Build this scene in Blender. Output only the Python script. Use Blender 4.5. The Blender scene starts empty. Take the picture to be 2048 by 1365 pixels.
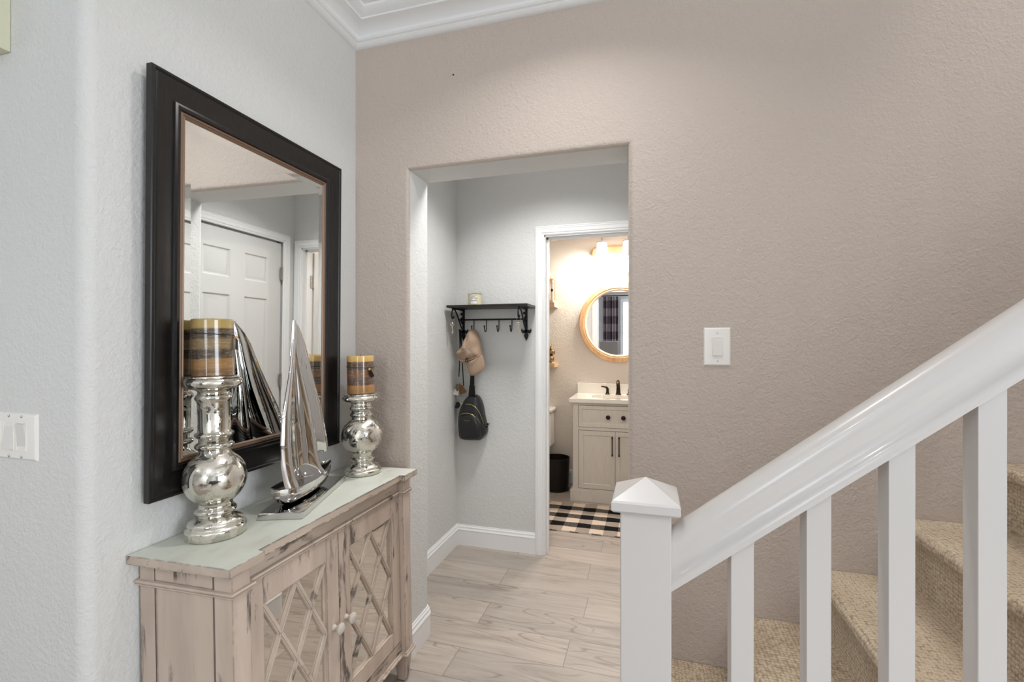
import bpy, bmesh, math, random
from mathutils import Vector, Matrix
random.seed(7)
PI = math.pi
C = bpy.context.scene.collection
SC = bpy.context.scene

# ---------------------------------------------------------------- camera, world, light, exposure
YAW = math.atan(276/943); FPX = 943.0; CAMH = 1.35
cd = bpy.data.cameras.new('camera'); cam = bpy.data.objects.new('camera', cd); C.objects.link(cam)
cd.sensor_width = 36.0; cd.lens = 36.0*FPX/2048; cd.shift_y = 4.5/2048; cd.clip_start = 0.02
cam.location = (0, 0, CAMH); cam.rotation_euler = (PI/2, 0, YAW)
SC.camera = cam
w = bpy.data.worlds.new('world'); SC.world = w; w.use_nodes = True
w.node_tree.nodes['Background'].inputs[0].default_value = (.75, .85, 1, 1)
w.node_tree.nodes['Background'].inputs[1].default_value = 1.0
SC.view_settings.view_transform = 'Standard'; SC.view_settings.look = 'None'
SC.view_settings.gamma = 1; SC.view_settings.use_curve_mapping = False
SC.view_settings.exposure = 0.19

def area(name, loc, rot, sx, sy, power, col, spread=PI, shape='RECTANGLE'):
    l = bpy.data.lights.new(name, 'AREA'); l.shape = shape; l.size = sx
    if shape in ('RECTANGLE', 'ELLIPSE'): l.size_y = sy
    l.energy = power; l.color = col; l.spread = spread
    o = bpy.data.objects.new(name, l); C.objects.link(o); o.location = loc; o.rotation_euler = rot
    return o
def point(name, loc, power, col, r):
    l = bpy.data.lights.new(name, 'POINT'); l.energy = power; l.color = col; l.shadow_soft_size = r
    o = bpy.data.objects.new(name, l); C.objects.link(o); o.location = loc
DAY = (.88, .945, 1.0); WARM = (1.0, .90, .80); SOFT = (1.0, .985, .97)
# daylight through the windows of the front room
area('daylight_rear_window', (-.1, -3.33, 1.55), (PI/2, 0, 0), 1.1, 1.7, 26, DAY)          # faces +Y
area('daylight_right_window', (4.38, -1.2, 1.5), (0, PI/2, 0), 1.7, 2.2, 120, DAY)           # faces -X
area('daylight_left_window', (-3.9, -1.6, 1.5), (0, -PI/2, 0), 1.7, 1.6, 14, DAY)           # faces +X
# recessed ceiling lights
CANS = [(-.30, 1.22), (-.30, -1.1), (1.6, -.6), (-2.4, -1.5)]
for cx, cy in CANS:
    area('recessed_lamp', (cx, cy, 2.722), (0, 0, 0), .14, .14, 5.2 if cy > 1 else 7, SOFT, spread=math.radians(135), shape='DISK')
area('stairwell_lamp', (2.0, 1.35, 5.1), (0, 0, 0), 1.6, .7, 38, SOFT)
area('hall_lamp', (-.56, 2.30, 2.57), (0, 0, 0), .30, .30, 10.5, SOFT, spread=math.radians(125), shape='DISK')

# ---------------------------------------------------------------- helpers
ts, tc = math.sin(YAW), math.cos(YAW)
def W(px, py, Y):
    """world point on the plane Y seen at a photo pixel; used to take real positions off the photograph"""
    u = (px-1024)/FPX; v = (687-py)/FPX
    d = Y/(tc+u*ts)
    return Vector((d*(-ts+u*tc), Y, CAMH+v*d))

MW = {}
def tag(o, label=None, cat=None, group=None, kind=None):
    if label: o['label'] = label
    if cat: o['category'] = cat
    if group: o['group'] = group
    if kind: o['kind'] = kind
    return o
def thing(name, label, cat, loc=(0,0,0), rot=(0,0,0), group=None):
    o = bpy.data.objects.new(name, None); C.objects.link(o); o.location = loc; o.rotation_euler = rot
    o.empty_display_size = .05
    from mathutils import Euler
    MW[o.name] = Matrix.Translation(loc) @ Euler(rot).to_matrix().to_4x4()
    return tag(o, label, cat, group)
def link(name, bm, mats, parent=None, local=False, smooth=True, ang=35, label=None, kind=None):
    """turn a bmesh (world coordinates unless local) into one mesh object"""
    me = bpy.data.meshes.new(name)
    bmesh.ops.recalc_face_normals(bm, faces=bm.faces[:])
    o_loc = None
    if parent is not None:
        if not local: bm.transform(MW[parent.name].inverted())
    elif not kind:
        vs = [v.co for v in bm.verts]
        lo = [min(v[i] for v in vs) for i in range(3)]; hi = [max(v[i] for v in vs) for i in range(3)]
        o_loc = Vector(((lo[0]+hi[0])/2, (lo[1]+hi[1])/2, lo[2]))
        bm.transform(Matrix.Translation(-o_loc))
    bm.to_mesh(me); bm.free()
    if not isinstance(mats, (list, tuple)): mats = [mats]
    for m in mats: me.materials.append(m)
    if smooth:
        me.polygons.foreach_set('use_smooth', [True]*len(me.polygons))
        me.set_sharp_from_angle(angle=math.radians(ang))
    o = bpy.data.objects.new(name, me); C.objects.link(o)
    if smooth and ang <= 35:
        wn_ = o.modifiers.new('weighted_normal', 'WEIGHTED_NORMAL'); wn_.keep_sharp = True; wn_.weight = 80
    if parent is not None:
        o.parent = parent; MW[o.name] = MW[parent.name]
    elif o_loc is not None: o.location = o_loc
    if parent is None: MW[o.name] = Matrix.Translation(o_loc) if o_loc is not None else Matrix.Identity(4)
    if label: o['label'] = label
    if kind: o['kind'] = kind
    return o
def nb(): return bmesh.new()
def struct(name, bm, m, **k): return link(name, bm, m, kind='structure', **k)

def box(bm, lo, hi, bev=0, seg=2, mi=0):
    r = bmesh.ops.create_cube(bm, size=1)
    vs = r['verts']
    for v in vs:
        for i in range(3): v.co[i] = lo[i]+(v.co[i]+.5)*(hi[i]-lo[i])
    fs = set(f for v in vs for f in v.link_faces)
    for f in fs: f.material_index = mi
    if bev:
        es = set(e for v in vs for e in v.link_edges)
        bmesh.ops.bevel(bm, geom=list(es), offset=bev, segments=seg, profile=.5, affect='EDGES', clamp_overlap=True)
    return bm
def prism(bm, pts, axis, a, b, bev=0, mi=0):
    """extrude a 2D outline along axis (0,1,2) from a to b; the outline is in the other two axes in order"""
    def mk(p, t):
        q = list(p); q.insert(axis, t); return q
    n0 = len(bm.verts)
    A = [bm.verts.new(mk(p, a)) for p in pts]; B = [bm.verts.new(mk(p, b)) for p in pts]
    n = len(pts); fs = [bm.faces.new(A), bm.faces.new(B[::-1])]
    for i in range(n): fs.append(bm.faces.new((A[i], B[i], B[(i+1) % n], A[(i+1) % n])))
    for f in fs: f.material_index = mi
    if bev:
        es = set(e for f in fs for e in f.edges)
        bmesh.ops.bevel(bm, geom=list(es), offset=bev, segments=2, profile=.5, affect='EDGES', clamp_overlap=True)
    return bm
def lathe(bm, prof, c=(0,0,0), n=48, mi=None, axis=2, cap=True):
    """prof: list of (r, h); rotates about axis through c"""
    rings = []
    for r, h in prof:
        ring = []
        for k in range(n):
            a = 2*PI*k/n
            if axis == 2: p = (c[0]+r*math.cos(a), c[1]+r*math.sin(a), c[2]+h)
            elif axis == 1: p = (c[0]+r*math.cos(a), c[1]+h, c[2]+r*math.sin(a))
            else: p = (c[0]+h, c[1]+r*math.cos(a), c[2]+r*math.sin(a))
            ring.append(bm.verts.new(p))
        rings.append(ring)
    for i in range(len(rings)-1):
        for k in range(n):
            f = bm.faces.new((rings[i][k], rings[i][(k+1) % n], rings[i+1][(k+1) % n], rings[i+1][k]))
            if mi: f.material_index = mi[i]
    if cap:
        for ring, q in ((rings[0], 0), (rings[-1], -1)):
            f = bm.faces.new(ring)
            if mi: f.material_index = mi[q]
    return bm
def tube(bm, pts, r, n=8, flat=1.0, closed=False):
    """round bar through points; r may be a list"""
    P = [Vector(p) for p in pts]; N = len(P); rings = []
    up = Vector((0, 0, 1)); prev = None
    for i in range(N):
        if closed: t = P[(i+1) % N]-P[i-1]
        else: t = P[min(i+1, N-1)]-P[max(i-1, 0)]
        t.normalize()
        if prev is None:
            s = t.cross(up)
            if s.length < .01: s = t.cross(Vector((1, 0, 0)))
        else: s = prev-t*prev.dot(t)
        s.normalize(); prev = s; q = s.cross(t)
        rr = r[i] if isinstance(r, (list, tuple)) else r
        rings.append([bm.verts.new(P[i]+s*rr*math.cos(2*PI*k/n)+q*rr*flat*math.sin(2*PI*k/n)) for k in range(n)])
    for i in range(N if closed else N-1):
        a, b = rings[i], rings[(i+1) % N]
        for k in range(n): bm.faces.new((a[k], a[(k+1) % n], b[(k+1) % n], b[k]))
    if not closed: bm.faces.new(rings[0][::-1]); bm.faces.new(rings[-1])
    return bm
def sweep(bm, path, prof, side=1, closed=False, mi=0):
    """sweep profile (offset, z) along a floor-plan path with mitred corners; offset goes to the right of travel * side"""
    N = len(path); rows = []
    def nrm(a, b):
        d = Vector((b[0]-a[0], b[1]-a[1])); d.normalize(); return Vector((d.y, -d.x))*side
    for i in range(N):
        if closed: n1, n2 = nrm(path[i-1], path[i]), nrm(path[i], path[(i+1) % N])
        else:
            n1 = nrm(path[i-1], path[i]) if i else None
            n2 = nrm(path[i], path[i+1]) if i < N-1 else None
            n1 = n1 or n2; n2 = n2 or n1
        m = n1+n2; m = m/(m.length_squared/2) if m.length > 1e-6 else n1
        rows.append([bm.verts.new((path[i][0]+m.x*o, path[i][1]+m.y*o, z)) for o, z in prof])
    for i in range(N if closed else N-1):
        a, b = rows[i], rows[(i+1) % N]
        for k in range(len(prof)):
            k2 = (k+1) % len(prof)
            f = bm.faces.new((a[k], a[k2], b[k2], b[k])); f.material_index = mi
    if not closed: bm.faces.new(rows[0]); bm.faces.new(rows[-1][::-1])
    return bm
def frame3(bm, lo, hi, prof, to3, closed=True, bottom_open=False):
    """mitred picture frame: rectangle lo..hi in 2D, profile (inset, height); to3(u, v, h) -> world"""
    loops = []
    for ins, h in prof:
        a, b = (lo[0]+ins, lo[1]+(0 if bottom_open else ins)), (hi[0]-ins, hi[1]-ins)
        loops.append([bm.verts.new(to3(u, v, h)) for u, v in ((a[0], a[1]), (a[0], b[1]), (b[0], b[1]), (b[0], a[1]))])
    n = len(loops)
    for i in range(n):
        A, B = loops[i], loops[(i+1) % n]
        for k in range(3 if bottom_open else 4): bm.faces.new((A[k], A[(k+1) % 4], B[(k+1) % 4], B[k]))
    if bottom_open:
        bm.faces.new([l[0] for l in loops]); bm.faces.new([l[3] for l in loops][::-1])
    return bm
def puffy(bm, outline, y0, depth, rings=6, p=2.2, wob=0, seed=1, yback=None):
    """cushion body from an outline of (x, z): back plane at y0, swelling towards -Y by depth"""
    rnd = random.Random(seed)
    cx = sum(q[0] for q in outline)/len(outline); cz = sum(q[1] for q in outline)/len(outline)
    ph = [rnd.uniform(0, 6) for _ in range(6)]
    L = []
    for i in range(rings+1):
        s = 1-(i/rings)**1.6*.97; d = depth*(1-s**p)**(1/p)
        row = []
        for k, (x, z) in enumerate(outline):
            a = 2*PI*k/len(outline)
            ww = wob*math.sin(3*a+ph[0]+i*.7)*math.sin(2*a+ph[1])*(i > 0)*(i < rings)
            row.append(bm.verts.new((cx+(x-cx)*s, y0-d-ww, cz+(z-cz)*s)))
        L.append(row)
    n = len(outline)
    back = [bm.verts.new((x, (y0 if yback is None else yback), z)) for x, z in [(cx+(q[0]-cx)*.97, cz+(q[1]-cz)*.97) for q in outline]]
    for i in range(rings):
        for k in range(n): bm.faces.new((L[i][k], L[i][(k+1) % n], L[i+1][(k+1) % n], L[i+1][k]))
    bm.faces.new(L[-1])
    for k in range(n): bm.faces.new((back[k], back[(k+1) % n], L[0][(k+1) % n], L[0][k]))
    bm.faces.new(back[::-1])
    return bm
def spline(pts, n=6, closed=True):
    """Catmull-Rom through 2D/3D points"""
    out = []; N = len(pts); P = [Vector(p) for p in pts]
    for i in range(N if closed else N-1):
        p0 = P[i-1] if (closed or i) else P[i]; p1 = P[i]; p2 = P[(i+1) % N]; p3 = P[(i+2) % N] if (closed or i < N-2) else P[i+1]
        for k in range(n):
            t = k/n
            out.append(.5*((2*p1)+(p2-p0)*t+(2*p0-5*p1+4*p2-p3)*t*t+(3*p1-p0-3*p2+p3)*t**3))
    if not closed: out.append(P[-1])
    return out
def copy_tree(root, loc, label=None, group=None, rotz=None):
    r = root.copy(); C.objects.link(r); r.location = loc
    if rotz is not None: r.rotation_euler = (0, 0, rotz)
    if label: r['label'] = label
    if group: r['group'] = group
    def rec(a, b):
        for ch in list(a.children):
            c = ch.copy(); C.objects.link(c); c.parent = b; rec(ch, c)
    rec(root, r)
    return r

# ---------------------------------------------------------------- materials
def srgb(r, g, b):
    f = lambda c: ((c/255+.055)/1.055)**2.4 if c > 10 else c/255/12.92
    return (f(r), f(g), f(b), 1)
class M:
    def __init__(s, name, col=(.5,.5,.5,1), rough=.5, metal=0, spec=None, coat=0):
        s.m = bpy.data.materials.new(name); s.m.use_nodes = True; s.t = s.m.node_tree
        s.b = s.t.nodes['Principled BSDF']
        s.b.inputs['Base Color'].default_value = col; s.b.inputs['Roughness'].default_value = rough
        s.b.inputs['Metallic'].default_value = metal
        if spec is not None: s.b.inputs['Specular IOR Level'].default_value = spec
        if coat: s.b.inputs['Coat Weight'].default_value = coat; s.b.inputs['Coat Roughness'].default_value = .08
    def n(s, kind, **kw):
        nd = s.t.nodes.new('ShaderNode'+kind)
        for k, v in kw.items():
            if k.startswith('_'): setattr(nd, k[1:], v)
            elif k.startswith('i'): nd.inputs[int(k[1:])].default_value = v
            else: nd.inputs[k.replace('_', ' ')].default_value = v
        return nd
    def l(s, a, b): s.t.links.new(a, b)
    def coord(s, scale=(1,1,1), out='Object', rot=(0,0,0), loc=(0,0,0)):
        tc_ = s.n('TexCoord'); mp = s.n('Mapping'); mp.inputs['Scale'].default_value = scale
        mp.inputs['Rotation'].default_value = rot; mp.inputs['Location'].default_value = loc
        s.l(tc_.outputs[out], mp.inputs[0]); return mp.outputs[0]
    def noise(s, v, scale, detail=3, rough=.5, dist=0):
        nd = s.n('TexNoise', Scale=scale, Detail=detail, Roughness=rough, Distortion=dist); s.l(v, nd.inputs['Vector']); return nd.outputs['Fac']
    def vor(s, v, scale, feature='F1', rnd=1.0):
        nd = s.n('TexVoronoi', Scale=scale, Randomness=rnd); nd.feature = feature; s.l(v, nd.inputs['Vector']); return nd.outputs['Distance']
    def ramp(s, f, stops):
        nd = s.n('ValToRGB'); e = nd.color_ramp.elements
        while len(e) < len(stops): e.new(.5)
        for i, (p, c) in enumerate(stops):
            e[i].position = p; e[i].color = c if len(c) == 4 else (*c, 1)
        s.l(f, nd.inputs[0]); return nd.outputs[0]
    def math(s, op, a, b=None, c=None):
        nd = s.n('Math'); nd.operation = op
        for i, q in enumerate((a, b, c)):
            if q is None: continue
            if isinstance(q, (int, float)): nd.inputs[i].default_value = q
            else: s.l(q, nd.inputs[i])
        return nd.outputs[0]
    def mix(s, f, a, b, mode='MIX'):
        nd = s.n('Mix'); nd.data_type = 'RGBA'; nd.blend_type = mode
        if isinstance(f, (int, float)): nd.inputs[0].default_value = f
        else: s.l(f, nd.inputs[0])
        for i, q in ((6, a), (7, b)):
            if isinstance(q, (tuple, list)): nd.inputs[i].default_value = q if len(q) == 4 else (*q, 1)
            else: s.l(q, nd.inputs[i])
        return nd.outputs[2]
    def bump(s, h, strength=.3, dist=.002, prev=None):
        nd = s.n('Bump', Strength=strength, Distance=dist); s.l(h, nd.inputs['Height'])
        if prev is not None: s.l(prev, nd.inputs['Normal'])
        s.l(nd.outputs[0], s.b.inputs['Normal']); return nd.outputs[0]
    def col(s, c): s.l(c, s.b.inputs['Base Color'])
    def rgh(s, c): s.l(c, s.b.inputs['Roughness'])
K = (0, 0, 0); WH = (1, 1, 1)
def orange_peel(name, col, strength=.55, rough=.6):
    m = M(name, col, rough, spec=.3)
    v = m.coord()
    a = m.noise(v, 100, 3, .55, .6); b = m.noise(v, 42, 2, .5, .8)
    r = m.ramp(a, [(.42, K), (.62, WH)]); r2 = m.ramp(b, [(.40, K), (.62, WH)])
    h = m.math('ADD', m.math('MULTIPLY', r, .6), m.math('MULTIPLY', r2, .7))
    m.bump(h, strength, .0025)
    return m.m
WALL_G = orange_peel('paint_light_grey', srgb(214, 214, 212), .36)
WALL_T = orange_peel('paint_greige_accent', srgb(197, 184, 174), .5)
WALL_BATH = orange_peel('paint_bath', srgb(216, 207, 196), .3)
CEIL = M('ceiling_white', srgb(244, 244, 246), .7).m
TRIM = M('trim_white', srgb(238, 238, 238), .35, coat=.15).m
DOORW = M('door_white', srgb(214, 214, 213), .4, coat=.1).m
RAILW = M('railing_white', srgb(203, 199, 196), .3, coat=.25).m
PLATE = M('switch_plastic', srgb(238, 234, 228), .25, coat=.3).m
ROCK = M('switch_rocker', srgb(222, 218, 213), .3).m
CREAM = M('cream_plastic', srgb(214, 212, 186), .5).m
BLACKM = M('black_iron', srgb(22, 19, 18), .45, metal=.4).m
CHROME = M('chrome', (.66, .65, .64, 1), .035, metal=1).m
STEEL = M('steel', (.45, .45, .45, 1), .25, metal=1).m
GOLD = M('gold_metal', srgb(168, 148, 104), .3, metal=.9).m
KEYM = M('key_metal', srgb(196, 188, 168), .28, metal=.9).m
MIRROR = M('mirror_glass', (.90, .915, .905, 1), .004, metal=1).m
MIRROR_BATH = M('mirror_glass_bath', (.88, .89, .9, 1), .004, metal=1).m
MIRROR_OLD = M('mirror_door_panel', (.80, .77, .72, 1), .02, metal=1).m
CERAMIC = M('ceramic_white', srgb(236, 230, 220), .15, coat=.5).m
BRONZE_D = M('dark_bronze', srgb(48, 34, 26), .28, metal=.7).m
def floor_mat():
    m = M('floor_planks', rough=.42, spec=.4)
    g = m.n('NewGeometry'); sp = m.n('SeparateXYZ'); m.l(g.outputs['Position'], sp.inputs[0])
    X, Y = sp.outputs[0], sp.outputs[1]
    WD, LN = .1895, .97
    yy = m.math('DIVIDE', m.math('ADD', Y, -.050+.1895*40), WD); row = m.math('FLOOR', yy); fy = m.math('FRACT', yy)
    par = m.math('MODULO', row, 2)
    wn = m.n('TexWhiteNoise'); wn.noise_dimensions = '1D'; m.l(row, wn.inputs['W'])
    xo = m.math('ADD', X, m.math('ADD', m.math('MULTIPLY', par, .485), m.math('MULTIPLY', wn.outputs['Value'], .06)))
    xx = m.math('DIVIDE', m.math('ADD', xo, 9.74+.26), LN); cx = m.math('FLOOR', xx); fx = m.math('FRACT', xx)
    wn2 = m.n('TexWhiteNoise'); wn2.noise_dimensions = '2D'
    cv = m.n('CombineXYZ'); m.l(row, cv.inputs[0]); m.l(cx, cv.inputs[1]); m.l(cv.outputs[0], wn2.inputs['Vector'])
    rv = wn2.outputs['Value']
    # grain coordinates, shifted per plank
    cc = m.n('CombineXYZ'); m.l(m.math('MULTIPLY', X, 1.0), cc.inputs[0]); m.l(m.math('MULTIPLY', Y, 7.0), cc.inputs[1])
    m.l(m.math('MULTIPLY', rv, 37), cc.inputs[2])
    gn = m.noise(cc.outputs[0], 2.2, 6, .62, 1.2)
    cc2 = m.n('CombineXYZ'); m.l(m.math('MULTIPLY', X, 2.5), cc2.inputs[0]); m.l(m.math('MULTIPLY', Y, 60.0), cc2.inputs[1]); m.l(m.math('MULTIPLY', rv, 11), cc2.inputs[2])
    fine = m.noise(cc2.outputs[0], 1.6, 4, .6, .3)
    # cathedral rings
    wv = m.n('TexNoise', Scale=1.1, Detail=1.5, Roughness=.4); m.l(cc.outputs[0], wv.inputs['Vector'])
    rings = m.math('ABSOLUTE', m.math('SUBTRACT', m.math('FRACT', m.math('MULTIPLY', wv.outputs['Fac'], 16)), .5))
    ringm = m.ramp(rings, [(0, K), (.10, WH)])
    rmask = m.ramp(m.noise(cc.outputs[0], .9, 2), [(.50, K), (.60, WH)])
    base = m.ramp(gn, [(.22, srgb(172, 162, 154)), (.45, srgb(204, 197, 189)), (.62, srgb(216, 209, 202)), (.8, srgb(224, 219, 213))])
    tint = m.ramp(rv, [(0, srgb(210, 206, 203)), (.5, srgb(221, 216, 211)), (1, srgb(232, 226, 220))])
    c = m.mix(1.0, base, tint, 'MULTIPLY')
    c = m.mix(m.math('MULTIPLY', m.math('SUBTRACT', 1.0, fine), .36), c, srgb(128, 112, 100))
    dark = m.math('MULTIPLY', m.math('SUBTRACT', 1.0, ringm), m.math('MULTIPLY', rmask, .60))
    c = m.mix(dark, c, srgb(112, 98, 88))
    kn = m.vor(cc.outputs[0], 1.25)
    kmask = m.ramp(kn, [(.0, WH), (.075, K)])
    c = m.mix(m.math('MULTIPLY', kmask, .6), c, srgb(90, 76, 66))
    sy = m.math('MINIMUM', fy, m.math('SUBTRACT', 1.0, fy)); sx = m.math('MULTIPLY', m.math('MINIMUM', fx, m.math('SUBTRACT', 1.0, fx)), LN/WD)
    seam = m.math('LESS_THAN', m.math('MINIMUM', sy, sx), .0085)
    c = m.mix(m.math('MULTIPLY', seam, .55), c, srgb(88, 78, 70))
    m.col(c)
    h = m.math('SUBTRACT', m.math('MULTIPLY', fine, .25), m.math('MULTIPLY', seam, 1.0))
    m.bump(h, .35, .0012)
    return m.m
FLOOR = floor_mat()
def carpet_mat():
    m = M('carpet_beige', rough=.95, spec=.1)
    m.b.inputs['Sheen Weight'].default_value = .3
    v = m.coord((1, 1, 1))
    big = m.noise(v, 6, 3); lp = m.vor(v, 84, rnd=.42); fz = m.noise(v, 320, 2); cl = m.noise(v, 45, 2)
    c = m.ramp(big, [(.3, srgb(212, 189, 158)), (.7, srgb(233, 214, 186))])
    c = m.mix(m.math('MULTIPLY', m.ramp(lp, [(.42, K), (.74, WH)]), .62), c, srgb(112, 92, 70))
    c = m.mix(m.math('MULTIPLY', m.ramp(fz, [(.35, WH), (.6, K)]), .45), c, srgb(112, 92, 72))
    c = m.mix(m.math('MULTIPLY', m.ramp(cl, [(.5, K), (.7, WH)]), .35), c, srgb(214, 198, 174))
    m.col(c)
    h = m.math('ADD', m.math('MULTIPLY', m.math('SUBTRACT', 1.0, lp), 1.0), m.math('MULTIPLY', fz, .45))
    m.bump(h, .9, .006)
    return m.m
CARPET = carpet_mat()
def distressed(name, stretch, c1, c2, wear=.6, edge=.006, scratch=.85):
    m = M(name, rough=.55, spec=.3)
    v = m.coord(stretch)
    n1 = m.noise(v, 3.2, 4, .6, .2); n2 = m.noise(v, 9, 5, .65, .3)
    n3 = m.noise(m.coord((1, 1, 1), loc=(3, 1, 2)), 6, 3)
    c = m.ramp(n1, [(.3, c1), (.7, c2)])
    st = m.ramp(n2, [(.565, K), (.64, WH)])
    st = m.math('MULTIPLY', st, m.ramp(n3, [(.47, K), (.56, WH)]))
    c = m.mix(m.math('MULTIPLY', m.ramp(m.noise(v, 5, 3, .5), [(.5, K), (.75, WH)]), .45), c, srgb(150, 138, 128))
    c = m.mix(m.math('MULTIPLY', st, scratch), c, srgb(66, 60, 56))
    # worn dark edges
    bv = m.n('Bevel', Radius=edge); bv.samples = 4
    g = m.n('NewGeometry'); dt = m.n('VectorMath'); dt.operation = 'DOT_PRODUCT'
    m.l(bv.outputs[0], dt.inputs[0]); m.l(g.outputs['Normal'], dt.inputs[1])
    e = m.ramp(m.math('SUBTRACT', 1.0, dt.outputs['Value']), [(.03, K), (.10, WH)])
    en = m.ramp(m.noise(m.coord((1, 1, 1)), 24, 4, .7), [(.40, K), (.50, WH)])
    c = m.mix(m.math('MULTIPLY', m.math('MULTIPLY', e, en), wear), c, srgb(52, 46, 42))
    m.col(c); m.bump(n2, .15, .001)
    return m.m
CAB_V = distressed('limewashed_wood_vertical', (3, 3, .55), srgb(186, 168, 154), srgb(208, 191, 177))
CAB_H = distressed('limewashed_wood_horizontal', (3, .6, 3), srgb(180, 164, 150), srgb(203, 188, 174), .75)
CAB_TOP = distressed('painted_top', (1.5, .8, 1), srgb(196, 199, 188), srgb(212, 215, 205), .9, .006, .12)
CAB_FINE = distressed('limewashed_wood_fine', (3, 1.5, 1.5), srgb(188, 172, 158), srgb(206, 191, 178), .35, .0015)
GROOVE = M('groove_dark', srgb(84, 72, 64), .8).m
KNOBW = distressed('knob_paint', (1, 1, 1), srgb(206, 198, 188), srgb(222, 215, 206), .7, .002)
def frame_mat():
    m = M('ebony_frame', rough=.32, spec=.5)
    v = m.coord((18, 18, 1.2)); n = m.noise(v, 9, 4, .6); v2 = m.coord((18, 1.2, 18)); n2 = m.noise(v2, 9, 4, .6)
    c = m.ramp(n, [(.38, srgb(13, 11, 12)), (.62, srgb(24, 20, 20)), (.78, srgb(48, 40, 36))])
    m.col(c); m.bump(n, .25, .0008); return m.m
EBONY = frame_mat()
LINER = M('bronze_liner', srgb(128, 104, 86), .38, metal=.35).m
def mercury():
    m = M('mercury_glass', rough=.1, metal=.95)
    v = m.coord()
    p = m.noise(v, 17, 4, .6, 1.0); patch = m.ramp(p, [(.50, K), (.54, WH)])
    s1 = m.vor(v, 210); sp = m.ramp(s1, [(.10, WH), (.17, K)]); s2 = m.ramp(m.noise(v, 26, 2), [(.48, K), (.58, WH)])
    spk = m.math('MULTIPLY', sp, s2)
    c = m.mix(m.math('MULTIPLY', patch, .85), (.60, .585, .52, 1), (.70, .66, .59, 1)); c = m.mix(spk, c, srgb(84, 66, 46))
    m.col(c)
    m.rgh(m.math('ADD', m.math('MULTIPLY', patch, .26), .07))
    m.l(m.math('SUBTRACT', .96, m.math('MULTIPLY', patch, .25)), m.b.inputs['Metallic'])
    m.bump(p, .12, .002)
    return m.m
MERC = mercury()
def candle_mat(name, stops):
    m = M(name, rough=.3, coat=.9); m.b.inputs['Coat Roughness'].default_value = .06
    tc_ = m.n('TexCoord'); sp = m.n('SeparateXYZ'); m.l(tc_.outputs['Generated'], sp.inputs[0])
    v = m.coord(); n = m.noise(v, 30, 4, .7); z = m.math('ADD', sp.outputs[2], m.math('MULTIPLY', m.math('SUBTRACT', n, .5), .045))
    c = m.ramp(z, stops)
    n2 = m.noise(m.coord((1, 1, 5)), 40, 4, .7, 1)
    c = m.mix(m.math('MULTIPLY', m.ramp(n2, [(.48, K), (.66, WH)]), .32), c, srgb(196, 172, 132))
    m.col(c); m.b.inputs['Subsurface Weight'].default_value = .0
    m.bump(n2, .2, .001)
    return m.m
YW, DB, OL, AM, BR = srgb(172, 148, 86), srgb(66, 52, 42), srgb(126, 105, 72), srgb(146, 108, 62), srgb(112, 80, 54)
CANDLE_N = candle_mat('striped_wax_olive', [(0, BR), (.10, BR), (.16, AM), (.30, AM), (.32, DB), (.46, DB), (.49, OL), (.64, OL), (.67, DB), (.82, DB), (.85, YW), (1, YW)])
CANDLE_F = candle_mat('striped_wax_amber', [(0, BR), (.04, AM), (.22, srgb(176, 120, 62)), (.25, srgb(84, 62, 52)), (.42, srgb(92, 70, 60)), (.45, srgb(128, 86, 56)), (.62, srgb(118, 80, 54)), (.64, srgb(84, 60, 46)), (.83, srgb(84, 60, 46)), (.86, srgb(214, 172, 96)), (1, srgb(220, 182, 104))])
def wood(name, a, b, stretch=(1, 1, 8), rough=.45):
    m = M(name, rough=rough); v = m.coord(stretch); n = m.noise(v, 8, 5, .6, .6)
    m.col(m.ramp(n, [(.3, a), (.7, b)])); m.bump(n, .1, .001); return m.m
HONEY = wood('honey_wood', srgb(188, 140, 92), srgb(214, 172, 124), (4, 4, 1))
OAKW = wood('light_oak', srgb(196, 160, 120), srgb(216, 184, 146), (1, 6, 6))
LIP = wood('pale_wood_lip', srgb(222, 186, 146), srgb(236, 204, 168), (4, 4, 1))
SHELFW = wood('dark_walnut', srgb(18, 12, 10), srgb(38, 26, 20), (1, 8, 8), .4)
VAN = wood('vanity_greige', srgb(204, 194, 181), srgb(214, 205, 193), (10, 10, 1), .5)
LEATHER = M('black_leather', srgb(20, 20, 23), .38, coat=.15)
LEATHER.bump(LEATHER.noise(LEATHER.coord(), 260, 2), .2, .0006); LEATHER = LEATHER.m
WEB = M('black_webbing', srgb(12, 12, 13), .8).m
def cloth(name, c):
    m = M(name, c, .9, spec=.15); v = m.coord()
    m.bump(m.noise(v, 500, 2), .3, .0006)
    n = m.noise(v, 22, 2); m.col(m.mix(m.math('MULTIPLY', n, .3), c, tuple(q*.78 for q in c[:3])+(1,))); return m.m
KHAKI = cloth('khaki_twill', srgb(170, 146, 126))
GREYFAB = cloth('grey_upholstery', srgb(150, 146, 142))
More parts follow.
